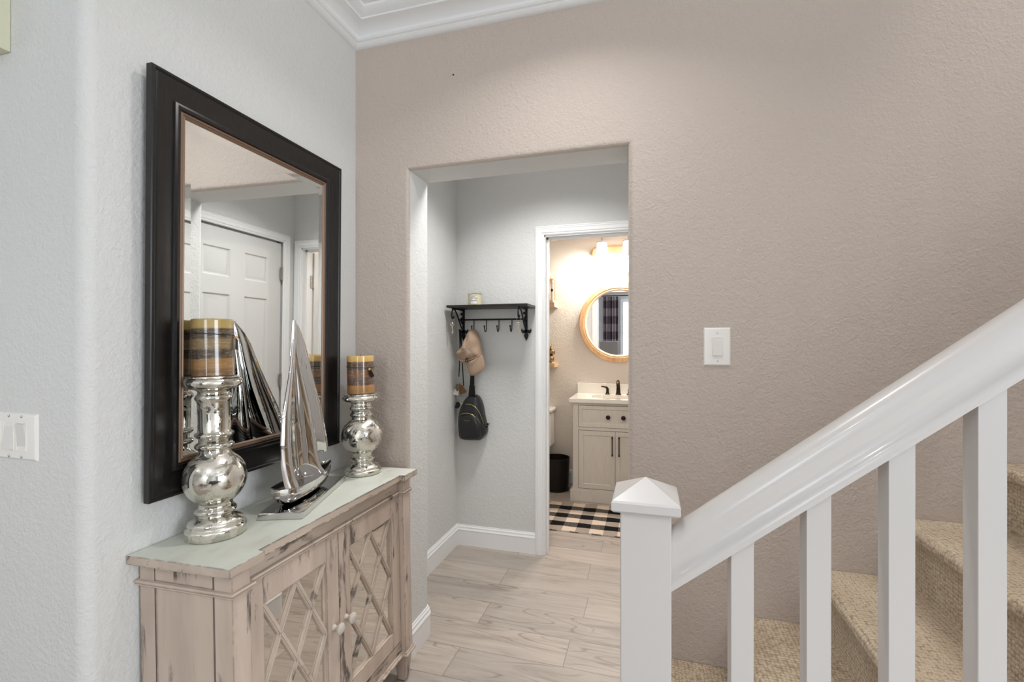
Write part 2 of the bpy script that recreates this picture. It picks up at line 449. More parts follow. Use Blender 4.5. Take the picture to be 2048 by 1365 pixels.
def rug_mat():
    m = M('buffalo_check_weave', rough=.95, spec=.1)
    g = m.n('NewGeometry'); sp = m.n('SeparateXYZ'); m.l(g.outputs['Position'], sp.inputs[0])
    a = m.math('FLOOR', m.math('DIVIDE', m.math('ADD', sp.outputs[0], 10.02), .098))
    b = m.math('FLOOR', m.math('DIVIDE', m.math('ADD', sp.outputs[1], 10-3.345), .0862))
    ca = m.math('MODULO', a, 2); cb = m.math('MODULO', m.math('ADD', b, 117), 2)
    v = m.coord(); n = m.noise(v, 330, 2, .7)
    spk = m.ramp(n, [(.46, K), (.60, WH)])
    dark_b = srgb(24, 22, 22); dark_g = m.mix(spk, srgb(44, 41, 40), srgb(128, 120, 112)); lt_g = m.mix(spk, srgb(150, 138, 127), srgb(178, 164, 152)); lt = srgb(214, 196, 178)
    dr = m.mix(ca, dark_g, dark_b); lr = m.mix(ca, lt, lt_g)
    c = m.mix(cb, dr, lr); m.col(c)
    m.bump(n, .6, .002); return m.m
RUG = rug_mat()
def plaid_mat():
    m = M('plaid_curtain_cloth', rough=.9); tcx = m.n('TexCoord'); sp = m.n('SeparateXYZ'); m.l(tcx.outputs['Object'], sp.inputs[0])
    a = m.math('GREATER_THAN', m.math('FRACT', m.math('DIVIDE', m.math('ADD', sp.outputs[0], 10), .17)), .5)
    b = m.math('GREATER_THAN', m.math('FRACT', m.math('DIVIDE', m.math('ADD', sp.outputs[2], 10), .40)), .5)
    s_ = m.math('MULTIPLY', m.math('ADD', a, b), .5)
    m.col(m.ramp(s_, [(0, srgb(170, 158, 160)), (.5, srgb(118, 104, 110)), (1, srgb(64, 54, 60))])); return m.m
PLAID = plaid_mat()
def emit(name, col, st):
    m = M(name, (*col[:3], 1), .4); m.b.inputs['Emission Color'].default_value = (*col[:3], 1); m.b.inputs['Emission Strength'].default_value = st; return m.m
SHADE = emit('lit_frosted_glass', (1, .9, .78), 3.0)
BULB = emit('recessed_lens', (1, .97, .92), 6)
PANE = emit('window_daylight', (.95, .98, 1), 2.2)
WAX = M('cream_wax', srgb(214, 204, 170), .45).m
LABEL = M('paper_label', srgb(232, 230, 226), .6).m
INK = M('ink', srgb(30, 28, 28), .7).m
def glass(name, c=(1, 1, 1, 1)):
    m = M(name, c, .02); m.b.inputs['Transmission Weight'].default_value = 1; m.b.inputs['IOR'].default_value = 1.45; return m.m
GLASS = glass('clear_glass')

# ---------------------------------------------------------------- the setting
XA, YC, YB, YBB = -1.245, .76, 1.80, 2.000           # left wall plane, switch wall plane, accent wall front and back
YF, YF2, YBA = 2.945, 3.055, 4.53                    # hall far wall, bathroom side of it, bathroom back wall
XR = .142                                            # hall right wall
bm = nb(); box(bm, (-4.2, -3.6, -.1), (4.6, 4.9, 0)); struct('floor', bm, FLOOR, smooth=False)
bm = nb(); r = .03
foot = [(-4.2, YC), (XA-r, YC)]+[(XA-r+r*math.sin(a), YC+r-r*math.cos(a)) for a in [PI/2*k/10 for k in range(1, 11)]]+[(XA, 1.80), (-4.2, 1.80)]
prism(bm, foot, 2, 0, 2.80); struct('wall_left', bm, WALL_G, ang=50)

# accent wall with a round-edged opening
def wall_opening():
    bm = nb(); xl, xr, zt, r = -.989, -.078, 2.091, .022
    X0, X1, H = -1.30, 4.6, 5.2
    st = [(r*(1-math.sin(a)), YB+r*(1-math.cos(a))) for a in [PI/2*k/8 for k in range(9)]]
    st += [(r*(1-math.cos(a)), YBB-r+r*math.sin(a)) for a in [PI/2*k/8 for k in range(9)]]
    loops = [[bm.verts.new(p) for p in ((xl-o, y, 0), (xl-o, y, zt+o), (xr+o, y, zt+o), (xr+o, y, 0))] for o, y in st]
    for i in range(len(loops)-1):
        for k in range(3):
            f = bm.faces.new((loops[i][k], loops[i][k+1], loops[i+1][k+1], loops[i+1][k])); f.material_index = 0 if i < 8 else 1
    for lp, y, mi in ((loops[0], YB, 0), (loops[-1], YBB, 1)):
        a = bm.verts.new((X0, y, 0)); b = bm.verts.new((X0, y, H)); c = bm.verts.new((X1, y, H)); d = bm.verts.new((X1, y, 0))
        for q in ((a, b, lp[1], lp[0]), (b, c, lp[2], lp[1]), (c, d, lp[3], lp[2])):
            f = bm.faces.new(q); f.material_index = mi
    return bm
struct('wall_back', wall_opening(), [WALL_T, WALL_G], ang=50)
bm = nb(); box(bm, (-1.40, YBB, 0), (-1.25, YF, 2.6)); struct('wall_hall_left', bm, WALL_G, smooth=False)
# hall far wall with the bathroom doorway
bm = nb(); DX0, DX1, DZ = -.655, .085, 2.045
box(bm, (-2.0, YF, 0), (DX0, YF2, 2.6)); box(bm, (DX1, YF, 0), (.9, YF2, 2.6)); box(bm, (DX0, YF, DZ), (DX1, YF2, 2.6))
struct('wall_hall_far', bm, WALL_G, smooth=False)
bm = nb(); HD0, HD1, HDZ = 2.055, 2.835, 2.068
box(bm, (XR, YBB, 0), (XR+.11, HD0, 2.6)); box(bm, (XR, HD1, 0), (XR+.11, YF, 2.6)); box(bm, (XR, HD0, HDZ), (XR+.11, HD1, 2.6))
struct('wall_hall_right', bm, WALL_G, smooth=False)
bm = nb(); box(bm, (-1.4, YBB, 2.6), (.9, YF, 2.7)); struct('ceiling_hall', bm, CEIL, smooth=False)
# bathroom shell
bm = nb(); box(bm, (-2.0, YBA, 0), (.75, YBA+.1, 2.5)); struct('wall_bath_back', bm, WALL_BATH, smooth=False)
bm = nb(); box(bm, (-2.0, YF2, 0), (-1.9, YBA, 2.5)); struct('wall_bath_left', bm, WALL_BATH, smooth=False)
bm = nb(); box(bm, (.62, YF2, 0), (.72, YBA, 2.5)); struct('wall_bath_right', bm, WALL_BATH, smooth=False)
bm = nb(); box(bm, (-2.0, YF2, 2.43), (.75, YBA+.1, 2.5)); struct('ceiling_bath', bm, CEIL, smooth=False)
bm = nb()
cr = [(0, 2.352), (.008, 2.352), (.012, 2.37), (.03, 2.382), (.05, 2.40), (.068, 2.418), (.072, 2.431), (0, 2.431)]
sweep(bm, [(-1.9, YF2), (-1.9, YBA), (.62, YBA), (.62, YF2)], cr, side=1); struct('trim_crown_bath', bm, TRIM)
# front room shell
bm = nb(); box(bm, (-4.2, -3.6, 2.73), (.9, YB, 2.83)); box(bm, (.9, -3.6, 2.73), (4.6, .93, 2.83)); struct('ceiling', bm, CEIL, smooth=False)
bm = nb(); box(bm, (.8, .93, 2.73), (.9, YB, 5.2)); struct('wall_stairwell_end', bm, WALL_T, smooth=False)
bm = nb(); box(bm, (.9, .83, 2.83), (4.6, .93, 5.2)); struct('wall_stairwell_side', bm, WALL_T, smooth=False)
bm = nb(); box(bm, (.8, .83, 5.2), (4.7, YBB, 5.3)); struct('ceiling_stairwell', bm, CEIL, smooth=False)
bm = nb(); box(bm, (4.4, -3.6, 0), (4.6, YB, 5.2)); struct('wall_right', bm, WALL_G, smooth=False)
bm = nb(); box(bm, (-4.3, -3.6, 0), (-3.95, .76, 2.8)); struct('wall_far_left', bm, WALL_G, smooth=False)
# rear wall with a window opening
RW0, RW1, RZ0, RZ1, YR = -.66, .46, .85, 2.42, -3.4
bm = nb(); box(bm, (-4.2, -3.6, 0), (RW0, YR, 2.8)); box(bm, (RW1, -3.6, 0), (4.6, YR, 2.8)); box(bm, (RW0, -3.6, 0), (RW1, YR, RZ0)); box(bm, (RW0, -3.6, RZ1), (RW1, YR, 2.8))
struct('wall_rear', bm, WALL_G, smooth=False)
wnd = thing('window_1', None, None, ((RW0+RW1)/2, YR, RZ0)); wnd['kind'] = 'structure'
bm = nb(); frame3(bm, (RW0-.07, RZ0-.07), (RW1+.07, RZ1+.07), [(0, 0), (0, .02), (.08, .02), (.08, -.06), (.11, -.06), (.11, -.1), (.0, -.1)][:5]+[(.11, -.02), (.08, 0)], lambda u, v, h: (u, YR+h, v))
link('window_frame', bm, TRIM, wnd, smooth=False)
bm = nb(); zc = (RZ0+RZ1)/2; box(bm, (RW0, YR-.05, zc-.025), (RW1, YR-.01, zc+.025)); link('window_rail', bm, TRIM, wnd, smooth=False)
bm = nb(); box(bm, (RW0, YR-.09, RZ0), (RW1, YR-.08, RZ1)); link('window_pane', bm, PANE, wnd, smooth=False)

# crown moulding round the front room
crown = [(0, 2.637), (.010, 2.637), (.020, 2.641), (.027, 2.648), (.0245, 2.6525), (.030, 2.6545), (.034, 2.655), (.040, 2.661), (.041, 2.668), (.037, 2.671), (.040, 2.676), (.052, 2.686), (.070, 2.694), (.088, 2.697), (.094, 2.699), (.095, 2.705), (.099, 2.706), (.106, 2.709), (.118, 2.714), (.128, 2.722), (.130, 2.731), (0, 2.731)]
bm = nb()
sweep(bm, [(-3.95, YC), (XA-r, YC)]+[(XA-r+r*math.sin(a), YC+r-r*math.cos(a)) for a in (PI/8, PI/4, 3*PI/8)]+[(XA, YC+r), (XA, YB), (.9, YB)], crown)
struct('trim_crown', bm, TRIM, ang=25)
# baseboards
bb = [(0, 0), (.015, 0), (.015, .100), (.017, .103), (.014, .108), (.011, .114), (.011, .122), (.006, .128), (.005, .134), (0, .134)]
bm = nb()
sweep(bm, [(-3.95, YC), (XA-r, YC)]+[(XA-r+r*math.sin(a), YC+r-r*math.cos(a)) for a in [PI/2*k/6 for k in range(1, 6)]]+[(XA, YC+r), (XA, YB)], bb)
struct('baseboard_left', bm, TRIM, ang=25)
def arc(cx, cy, r, a0, a1, n=6): return [(cx+r*math.cos(a0+(a1-a0)*k/n), cy+r*math.sin(a0+(a1-a0)*k/n)) for k in range(n+1)]
bm = nb(); rr = .022
sweep(bm, [(XA+.015, YB)]+arc(-.989-rr, YB+rr, rr, -PI/2, 0)+arc(-.989-rr, YBB-rr, rr, 0, PI/2)+[(-1.25, YBB)], bb)
struct('baseboard_pier', bm, TRIM, ang=25)
bm = nb(); sweep(bm, [(-1.25, YBB), (-1.25, YF), (DX0-.05, YF)], bb); struct('baseboard_hall', bm, TRIM, ang=25)
bm = nb(); sweep(bm, arc(-.078+rr, YBB-rr, rr, PI/2, PI, 6)[::1]+arc(-.078+rr, YB+rr, rr, PI, 1.5*PI, 6)+[(.03, YB)], bb, side=1)
struct('baseboard_right_pier', bm, TRIM, ang=25)
bm = nb(); sweep(bm, [(-1.9, YF2), (-1.9, YBA), (.62, YBA), (.62, YF2)], bb); struct('baseboard_bath', bm, TRIM, ang=25)
# door casings
cas = [(0, 0), (0, .012), (.006, .017), (.010, .015), (.016, .018), (.024, .014), (.040, .012), (.046, .008), (.052, .010), (.058, .006), (.058, 0)]
def casing(name, u0, u1, zt, to3):
    bm = nb(); frame3(bm, (u0-.058, 0), (u1+.058, zt+.058), cas, to3, bottom_open=True); return struct(name, bm, TRIM, ang=25)
casing('trim_casing_bath', DX0+.008, DX1-.008, DZ-.008, lambda u, v, h: (u, YF-h, v))
casing('trim_casing_bath_inner', DX0+.008, DX1-.008, DZ-.008, lambda u, v, h: (u, YF2+h, v))
casing('trim_casing_hall', HD0+.008, HD1-.008, HDZ-.008, lambda u, v, h: (XR-h, u, v))
def jamb(name, a, b, zt, d0, d1, mk):
    bm = nb()
    for lo, hi in (((a, d0, 0), (a+.016, d1, zt)), ((b-.016, d0, 0), (b, d1, zt)), ((a, d0, zt-.016), (b, d1, zt))):
        box(bm, mk(*lo), mk(*hi))
    dm = (d0+d1)/2
    for lo, hi in (((a+.016, dm-.02, 0), (a+.027, dm+.014, zt-.016)), ((b-.027, dm-.02, 0), (b-.016, dm+.014, zt-.016)), ((a+.016, dm-.02, zt-.027), (b-.016, dm+.014, zt-.016))):
        box(bm, mk(*lo), mk(*hi))
    return struct(name, bm, TRIM, smooth=False)
jamb('trim_jamb_bath', DX0, DX1, DZ, YF, YF2, lambda u, d, z: (u, d, z))
jamb('trim_jamb_hall', HD0, HD1, HDZ, XR+.045, XR+.11, lambda u, d, z: (d, u, z))

# six-panel doors
def door_panel(bm, w, h, th, mk):
    """slab w x h with six raised panels on both faces; mk(u, d, z)"""
    sw, mw = .115, .10
    cols = [(sw, (w-mw)/2), ((w+mw)/2, w-sw)]
    rows = [(h-.115-.19, h-.115), (h-.115-.19-.10-.72, h-.115-.19-.10), (.24, h-.115-.19-.10-.72-.14)]
    cuts_u = [0]+[q for c_ in cols for q in c_]+[w]; cuts_z = sorted([0, h]+[q for r_ in rows for q in r_])
    for side, d0 in ((1, 0), (-1, th)):
        for i in range(len(cuts_u)-1):
            for j in range(len(cuts_z)-1):
                u0, u1, z0, z1 = cuts_u[i], cuts_u[i+1], cuts_z[j], cuts_z[j+1]
                if i in (1, 3) and j in (1, 3, 5):
                    prof = [(0, 0), (.006, .001), (.014, .008), (.022, .009), (.05, .002)]
                    L = [[bm.verts.new(mk(a, d0+side*dd, b)) for a, b in ((u0+s, z0+s), (u1-s, z0+s), (u1-s, z1-s), (u0+s, z1-s))] for s, dd in prof]
                    for q in range(len(L)-1):
                        for k in range(4): bm.faces.new((L[q][k], L[q][(k+1) % 4], L[q+1][(k+1) % 4], L[q+1][k]))
                    bm.faces.new(L[-1])
                else: bm.faces.new([bm.verts.new(mk(a, d0, b)) for a, b in ((u0, z0), (u1, z0), (u1, z1), (u0, z1))])
    for q in (((0, 0), (0, h)), ((w, 0), (w, h)), ((0, 0), (w, 0)), ((0, h), (w, h))):
        (a, b), (c_, d) = q
        bm.faces.new([bm.verts.new(mk(*p)) for p in ((a, 0, b), (c_, 0, d), (c_, th, d), (a, th, b))])
    bmesh.ops.remove_doubles(bm, verts=bm.verts[:], dist=.0002)
def hinge(parent, x, y, z, leafdir):
    bm = nb(); tube(bm, [(x, y, z-.045), (x, y, z+.045)], .006, 10)
    for k in (-.05, .045): tube(bm, [(x, y, z+k), (x, y, z+k+.006)], .0045, 8)
    lx, ly = leafdir
    box(bm, (min(x, x+lx)-.001, min(y, y+ly)-.001, z-.044), (max(x, x+lx)+.001, max(y, y+ly)+.001, z+.044))
    return link('hinge', bm, STEEL, parent)
d1 = thing('door_1', None, None, (XR+.01, HD0+.02, .01)); d1['kind'] = 'structure'
bm = nb(); dw = HD1-HD0-.038
door_panel(bm, dw, HDZ-.03, .035, lambda u, d, z: (XR+.008+d, HD1-.019-u, .01+z)); link('door_panel', bm, DOORW, d1, ang=20)
for z in (.25, 1.06, 1.83): hinge(d1, XR-.004, HD1-.016, z, (0, -.02))
bm = nb(); kx, ky = XR+.008, HD0+.019+.065
lathe(bm, [(.032, 0), (.032, -.008), (.012, -.012), (.011, -.03), (.024, -.038), (.029, -.052), (.024, -.064), (.004, -.067)], (kx, ky, .95), 24, axis=0); link('door_knob', bm, STEEL, d1)
d2 = thing('door_2', None, None, (DX1-.02, YF2+.01, .01)); d2['kind'] = 'structure'
bm = nb(); door_panel(bm, DX1-DX0-.038, DZ-.03, .035, lambda u, d, z: (DX1-.022+d, YF2+.012+u, .01+z)); link('door_panel', bm, DOORW, d2, ang=20)
for z in (.25, 1.06, 1.80): hinge(d2, DX1-.022, YF2+.002, z, (0, -.03))

# ---------------------------------------------------------------- wall fittings
t = thing('light_switch', 'white single rocker light switch on the greige wall above the stair rail', 'light switch', (.227, YB, 1.271))
def switch_plate(t, xs, x0, x1, z0, z1, Y):
    bm = nb(); lo, hi = (x0, z0), (x1, z1)
    frame3(bm, lo, hi, [(0, 0), (0, .002), (.004, .006), (.006, .0065), (.02, .0065)], lambda u, v, h: (u, Y-h, v))
    box(bm, (x0+.005, Y-.0063, z0+.005), (x1-.005, Y-.001, z1-.005))
    zc = (z0+z1)/2
    link('cover_plate', bm, PLATE, t, ang=25)
    for i, x in enumerate(xs):
        bm = nb(); frame3(bm, (x-.0175, zc-.034), (x+.0175, zc+.034), [(0, .0062), (0, .0078), (.0022, .0078), (.0022, .0062)], lambda u, v, h: (u, Y-h, v))
        link('switch_bezel', bm, PLATE, t, ang=25)
        s = 1 if i % 2 == 0 else -1
        bm = nb(); prism(bm, [(Y-.0060, zc-.031), (Y-.0085-.0028*s, zc-.031), (Y-.0080, zc), (Y-.0085+.0028*s, zc+.031), (Y-.0060, zc+.031)], 0, x-.0148, x+.0148)
        link('rocker', bm, ROCK, t, ang=10)
        for zz in (zc-.0485, zc+.0485):
            bm = nb(); lathe(bm, [(.0034, -.0064), (.0034, -.0072), (.002, -.0078)], (x, Y, zz), 12, axis=1); link('screw', bm, STEEL, t)
switch_plate(t, [.227], .183, .271, 1.271, 1.405, YB)
t = thing('light_switch', 'white four gang rocker switch plate beside the console and mirror', 'light switch', (-1.513, YC, 1.07))
switch_plate(t, [-1.582, -1.536, -1.490, -1.444], -1.632, -1.394, 1.0695, 1.1820, YC)
bm = nb(); box(bm, (-1.70, YC-.06, 2.059), (-1.494, YC, 2.34), .003); tag(link('door_chime', bm, CREAM), 'cream box of a door chime high on the wall over the switch plate', 'door chime')
bm = nb(); lathe(bm, [(.0028, .004), (.0028, -.004), (.001, -.006)], (W(907, 150, YB).x, YB, W(907, 150, YB).z), 10, axis=1); tag(link('wall_nail', bm, BLACKM), 'tiny dark nail head high on the greige wall above the opening', 'nail')
for i, (cx, cy) in enumerate(CANS):
    t = thing('recessed_light', ['round recessed ceiling light nearest the accent wall', 'round recessed ceiling light behind the camera', 'round recessed ceiling light towards the right window', 'round recessed ceiling light towards the left window'][i], 'ceiling light', (cx, cy, 2.73), group='recessed ceiling lights')
    bm = nb(); lathe(bm, [(.072, 0), (.072, -.004), (.095, -.005), (.098, 0)], (cx, cy, 2.73), 32, cap=False); link('trim_ring', bm, TRIM, t)
    bm = nb(); lathe(bm, [(.071, 0), (.071, -.003)], (cx, cy, 2.73), 32); link('lens', bm, BULB, t)

# ---------------------------------------------------------------- stairs and railing
RISE, RUN, NX0, YS0, YS1 = .194, .237, .050, .976, 1.80
st = thing('staircase', 'beige carpeted stair flight rising behind the white railing', 'staircase', (NX0, (YS0+YS1)/2, 0))
def step(i):
    """one carpeted tread with its riser and rolled nosing"""
    bm = nb(); z = RISE*(i+1)+.015; x = NX0+RUN*i; R = .022
    nose = [(x+R-R*math.cos(a)*1.0, z-R+R*math.sin(a)) for a in [PI/2-PI*k/10 for k in range(11)][::-1]]
    nose = [(x+R+R*math.cos(a), z-R+R*math.sin(a)) for a in [PI/2+PI*k/10 for k in range(11)]]
    pts = nose+[(x+.028, z-2*R-.006), (x+.028, z-RISE), (x+RUN+.03, z-RISE), (x+RUN+.03, z)]
    prism(bm, pts, 1, YS0, YS1-.002)
    return bm
for i in range(13): link('step', step(i), CARPET, st, ang=60)
RSL = RISE/RUN*.96
rg = thing('stair_railing', 'white painted stair railing with square newel post and balusters', 'railing', (-.008, .93, 0))
NXC, RY = -.0078, .93
bm = nb(); box(bm, (NXC-.0447, .8853, 0), (NXC+.0447, .9747, 1.046), .003); nw = link('newel_post', bm, RAILW, rg)
bm = nb(); h = .0597
L = [[bm.verts.new((NXC+sx*a, RY+sy*a, z)) for sx, sy in ((-1, -1), (1, -1), (1, 1), (-1, 1))] for a, z in ((h-.004, 1.043), (h, 1.047), (h, 1.061), (h-.002, 1.065))]
ap = bm.verts.new((NXC, RY, 1.0965))
for i in range(3):
    for k in range(4): bm.faces.new((L[i][k], L[i][(k+1) % 4], L[i+1][(k+1) % 4], L[i+1][k]))
for k in range(4): bm.faces.new((L[3][k], L[3][(k+1) % 4], ap))
bm.faces.new(L[0]); link('post_cap', bm, RAILW, nw, ang=12)
SL = .787
def rail():
    bm = nb(); half = [(.0, 0), (.012, -.0008), (.022, -.005), (.029, -.013), (.0305, -.022), (.029, -.031), (.0235, -.041), (.021, -.050), (.0225, -.059), (.027, -.066), (.031, -.071), (.0315, -.077), (.0295, -.083)]
    prof = [(w, h) for w, h in half]+[(-w, h) for w, h in half[:0:-1]]
    k = 1/math.cos(math.atan(SL))
    def row(x): return [bm.verts.new((x, RY+w, 1.004+SL*(x-.036)+h*k)) for w, h in prof]
    a, b = row(NXC+.04), row(1.75)
    n = len(prof)
    for i in range(n): bm.faces.new((a[i], a[(i+1) % n], b[(i+1) % n], b[i]))
    bm.faces.new(a); bm.faces.new(b[::-1]); return bm
link('handrail', rail(), RAILW, rg, ang=50)
def zr(x): return 1.004+SL*(x-.036)-.083/math.cos(math.atan(SL))
def zs(x): return .235+RISE/RUN*(x-.05)
for k in range(14):
    x = .156+.118*k; a = .0187
    bm = nb(); y0, y1 = RY-a, RY+a
    box(bm, (x-a, y0, zs(x)-.03), (x+a, y1, zr(x)+.02), .0012, 1)
    for v in bm.verts:
        if v.co.z > zr(x)-.1: v.co.z += SL*(v.co.x-x)
        else: v.co.z += RISE/RUN*(v.co.x-x)
    link('baluster', bm, RAILW, rg)
bm = nb(); x0, x1 = NXC+.04, 3.05
prism(bm, [(x0, zs(x0)-.05), (x0, zs(x0)), (x1, zs(x1)), (x1, zs(x1)-.05)], 1, .895, .967, .003); link('shoe_rail', bm, RAILW, rg)
bm = nb(); prism(bm, [(x0, 0), (x0, zs(x0)-.05), (x1, zs(x1)-.05), (x1, 0)], 1, .905, .953); struct('wall_stair_side', bm, WALL_T, smooth=False)
bm = nb(); box(bm, (3.15, .955, 0), (4.4, 1.80, .0+RISE*13+.015)); struct('floor_landing', bm, CARPET, smooth=False)

# ---------------------------------------------------------------- console cabinet
ZT = .826
cb = thing('console_cabinet', 'distressed limewashed console cabinet with mirrored lattice doors', 'cabinet', (-1.09, 1.30, 0))
bm = nb()
pl = [(-1.243, .85), (-.919, .85), (-.919, .954), (-.940, .954), (-.940, 1.648), (-.919, 1.648), (-.919, 1.753), (-1.243, 1.753)]
prism(bm, pl, 2, .8035, ZT, .0018)
for f in bm.faces:
    f.normal_update()
    if abs(f.normal.z) > .9 and f.calc_center_median().z > .82: f.material_index = 1
link('top', bm, [CAB_H, CAB_TOP], cb, ang=30)
XD, XP = -.962, -.943
bm = nb(); box(bm, (-1.238, .8845, .105), (-.985, 1.7185, .8035)); link('body', bm, CAB_V, cb, smooth=False)
for y0, y1 in ((.878, .931), (1.672, 1.725)):
    bm = nb(); box(bm, (-1.0, y0, .105), (XP, y1, .8034), .0015); link('corner_post', bm, CAB_V, cb)
for y0, y1 in ((.878, .8865), (1.7165, 1.725)):
    bm = nb(); box(bm, (-1.238, y0, .105), (-1.186, y1, .8033), .0015); box(bm, (-1.001, y0, .105), (-.996, y1, .8033), .001)
    box(bm, (-1.186, y0, .758), (-1.0, y1, .8032), .001); box(bm, (-1.186, y0+.0005, .11), (-1.0, y1-.0005, .165), .001)
    link('side_stiles', bm, CAB_V, cb)
    bm = nb(); s_ = -1 if y0 < 1 else 1; yy = .8845 if y0 < 1 else 1.7185
    box(bm, (-1.1855, min(yy, yy+s_*.0045), .166), (-1.001, max(yy, yy+s_*.0045), .7575), .002); link('side_panel', bm, CAB_V, cb)
    bm = nb()
    for gx in (-1.1865, -1.0005): box(bm, (gx-.0011, min(y0, y1)-.0003 if y0 < 1 else y1-.0005, .11), (gx+.0011, (y0+.0008) if y0 < 1 else y1+.0003, .803))
    link('groove', bm, GROOVE, cb, smooth=False)
bm = nb(); box(bm, (-.99, .931, .7575), (XD, 1.672, .8033), .001); link('frieze', bm, CAB_H, cb)
bm = nb(); box(bm, (-.99, .931, .11), (XD-.001, 1.672, .163), .001); link('bottom_rail', bm, CAB_H, cb)
plan = [(-1.243, .878), (XP, .878), (XP, .931), (XD, .931), (XD, 1.672), (XP, 1.672), (XP, 1.725), (-1.243, 1.725)]
def mould(z, up): return [(-.003, z), (.004, z), (.0065, z+.002), (.0065, z+.005), (.004, z+.006), (.0085, z+.008), (.0095, z+.011), (.0075, z+.0145), (-.003, z+.0155)] if up else [(-.003, z), (.0085, z), (.010, z+.004), (.008, z+.008), (.004, z+.010), (.005, z+.013), (.003, z+.0165), (-.003, z+.0165)]
bm = nb(); sweep(bm, plan, mould(.7415, True), side=1); link('upper_moulding', bm, CAB_FINE, cb, ang=25)
bm = nb(); sweep(bm, plan, mould(.105, False), side=1); link('lower_moulding', bm, CAB_FINE, cb, ang=25)
for lx, ly in ((-1.218, .905), (-.972, .905), (-1.218, 1.698), (-.972, 1.698)):
    bm = nb(); rings = [[bm.verts.new((lx+sx*a, ly+sy*a, z)) for sx, sy in ((-1, -1), (1, -1), (1, 1), (-1, 1))] for a, z in ((.016, 0), (.0255, .1055))]
    for k in range(4): bm.faces.new((rings[0][k], rings[0][(k+1) % 4], rings[1][(k+1) % 4], rings[1][k]))
    bm.faces.new(rings[0]); bm.faces.new(rings[1][::-1]); link('leg', bm, CAB_V, cb, smooth=False)
def cab_door(y0, y1, knob_y):
    z0, z1, s = .1655, .7395, .057
    bm = nb(); a, b = y0+s, y1-s
    X0 = XD-.016
    for lo, hi in (((y0, z0), (a, z1)), ((b, z0), (y1, z1)), ((a, z1-.070), (b, z1)), ((a, z0), (b, z0+.060))):
        box(bm, (X0, lo[0], lo[1]), (XD, hi[0], hi[1]), .0012)
    d = link('door', bm, CAB_V, cb)
    gz0, gz1 = z0+.060, z1-.070
    bm = nb(); box(bm, (XD-.013, a-.004, gz0-.004), (XD-.0115, b+.004, gz1+.004)); link('mirror_panel', bm, MIRROR_OLD, d, smooth=False)
    bm = nb()
    def bar(p, q, wd, x0, x1):
        p, q = Vector(p), Vector(q); t = (q-p).normalized(); n = Vector((-t.y, t.x))*wd/2
        prism(bm, [tuple(p+n), tuple(q+n), tuple(q-n), tuple(p-n)], 0, x0, x1, .0008)
    my, mz = (a+b)/2, (gz0+gz1)/2
    for p, q in (((a, gz0), (b, gz1)), ((a, gz1), (b, gz0)), ((my, gz1), (a, mz)), ((my, gz1), (b, mz)), ((my, gz0), (a, mz)), ((my, gz0), (b, mz))):
        bar(p, q, .0145, XD-.0115, XD-.0045); bar(p, q, .0055, XD-.0115, XD-.0025)
    # trim the bar ends back to the glass opening
    for co, no in (((0, a, 0), (0, -1, 0)), ((0, b, 0), (0, 1, 0)), ((0, 0, gz0), (0, 0, -1)), ((0, 0, gz1), (0, 0, 1))):
        g = bm.verts[:]+bm.edges[:]+bm.faces[:]
        bmesh.ops.bisect_plane(bm, geom=g, plane_co=co, plane_no=no, clear_outer=True)
    link('lattice', bm, CAB_FINE, d)
    bm = nb(); frame3(bm, (a-.001, gz0-.001), (b+.001, gz1+.001), [(0, .0), (0, .003), (.004, .003), (.006, 0)], lambda u, v, h: (XD-.0115+h, u, v)); link('glass_bead', bm, CAB_FINE, d)
    bm = nb(); lathe(bm, [(.009, 0), (.0095, .003), (.0065, .007), (.006, .013), (.011, .018), (.0165, .024), (.0172, .029), (.013, .033), (.005, .035)], (XD, knob_y, .452), 28, axis=0); link('knob', bm, KNOBW, d)
cab_door(.9325, 1.2925, 1.262); cab_door(1.2950, 1.6705, 1.323)

# ---------------------------------------------------------------- wall mirror
MY0, MY1, MZ0, MZ1 = .881, 1.637, .945, 2.056
LEAN = math.radians(.5)
wm = thing('wall_mirror', 'large dark framed rectangular mirror on the left wall over the console cabinet', 'mirror', (XA+.018, (MY0+MY1)/2, MZ0), (0, LEAN, 0))
hy, hz = (MY1-MY0)/2, MZ1-MZ0
fp = [(0, 0), (0, .018), (.002, .021), (.007, .021), (.009, .018), (.011, .0165), (.016, .0185), (.032, .017), (.048, .0135), (.060, .010), (.064, .0095), (.066, .014), (.072, .016), (.079, .0145), (.083, .010), (.084, .006), (.084, 0)]
bm = nb(); frame3(bm, (-hy, 0), (hy, hz), fp, lambda u, v, h: (h, u, v)); link('frame', bm, EBONY, wm, local=True, ang=28)
fp = [(.083, .003), (.083, .011), (.086, .0135), (.089, .013), (.091, .010), (.094, .0115), (.097, .009), (.0985, .007), (.0985, .002)]
bm = nb(); frame3(bm, (-hy, 0), (hy, hz), fp, lambda u, v, h: (h, u, v)); link('liner', bm, LINER, wm, local=True, ang=28)
bm = nb(); g0, bw = .096, .021
L = [[bm.verts.new((x, s1*(hy-g0-i), (g0+i) if s2 < 0 else hz-g0-i)) for s1, s2 in ((-1, -1), (1, -1), (1, 1), (-1, 1))] for i, x in ((0, .0068), (bw, .0060))]
for k in range(4): bm.faces.new((L[0][k], L[0][(k+1) % 4], L[1][(k+1) % 4], L[1][k]))
bm.faces.new(L[1])
B = [bm.verts.new((.001, v.co.y, v.co.z)) for v in L[0]]
for k in range(4): bm.faces.new((B[k], B[(k+1) % 4], L[0][(k+1) % 4], L[0][k]))
bm.faces.new(B[::-1])
link('glass', bm, MIRROR, wm, local=True, smooth=False)
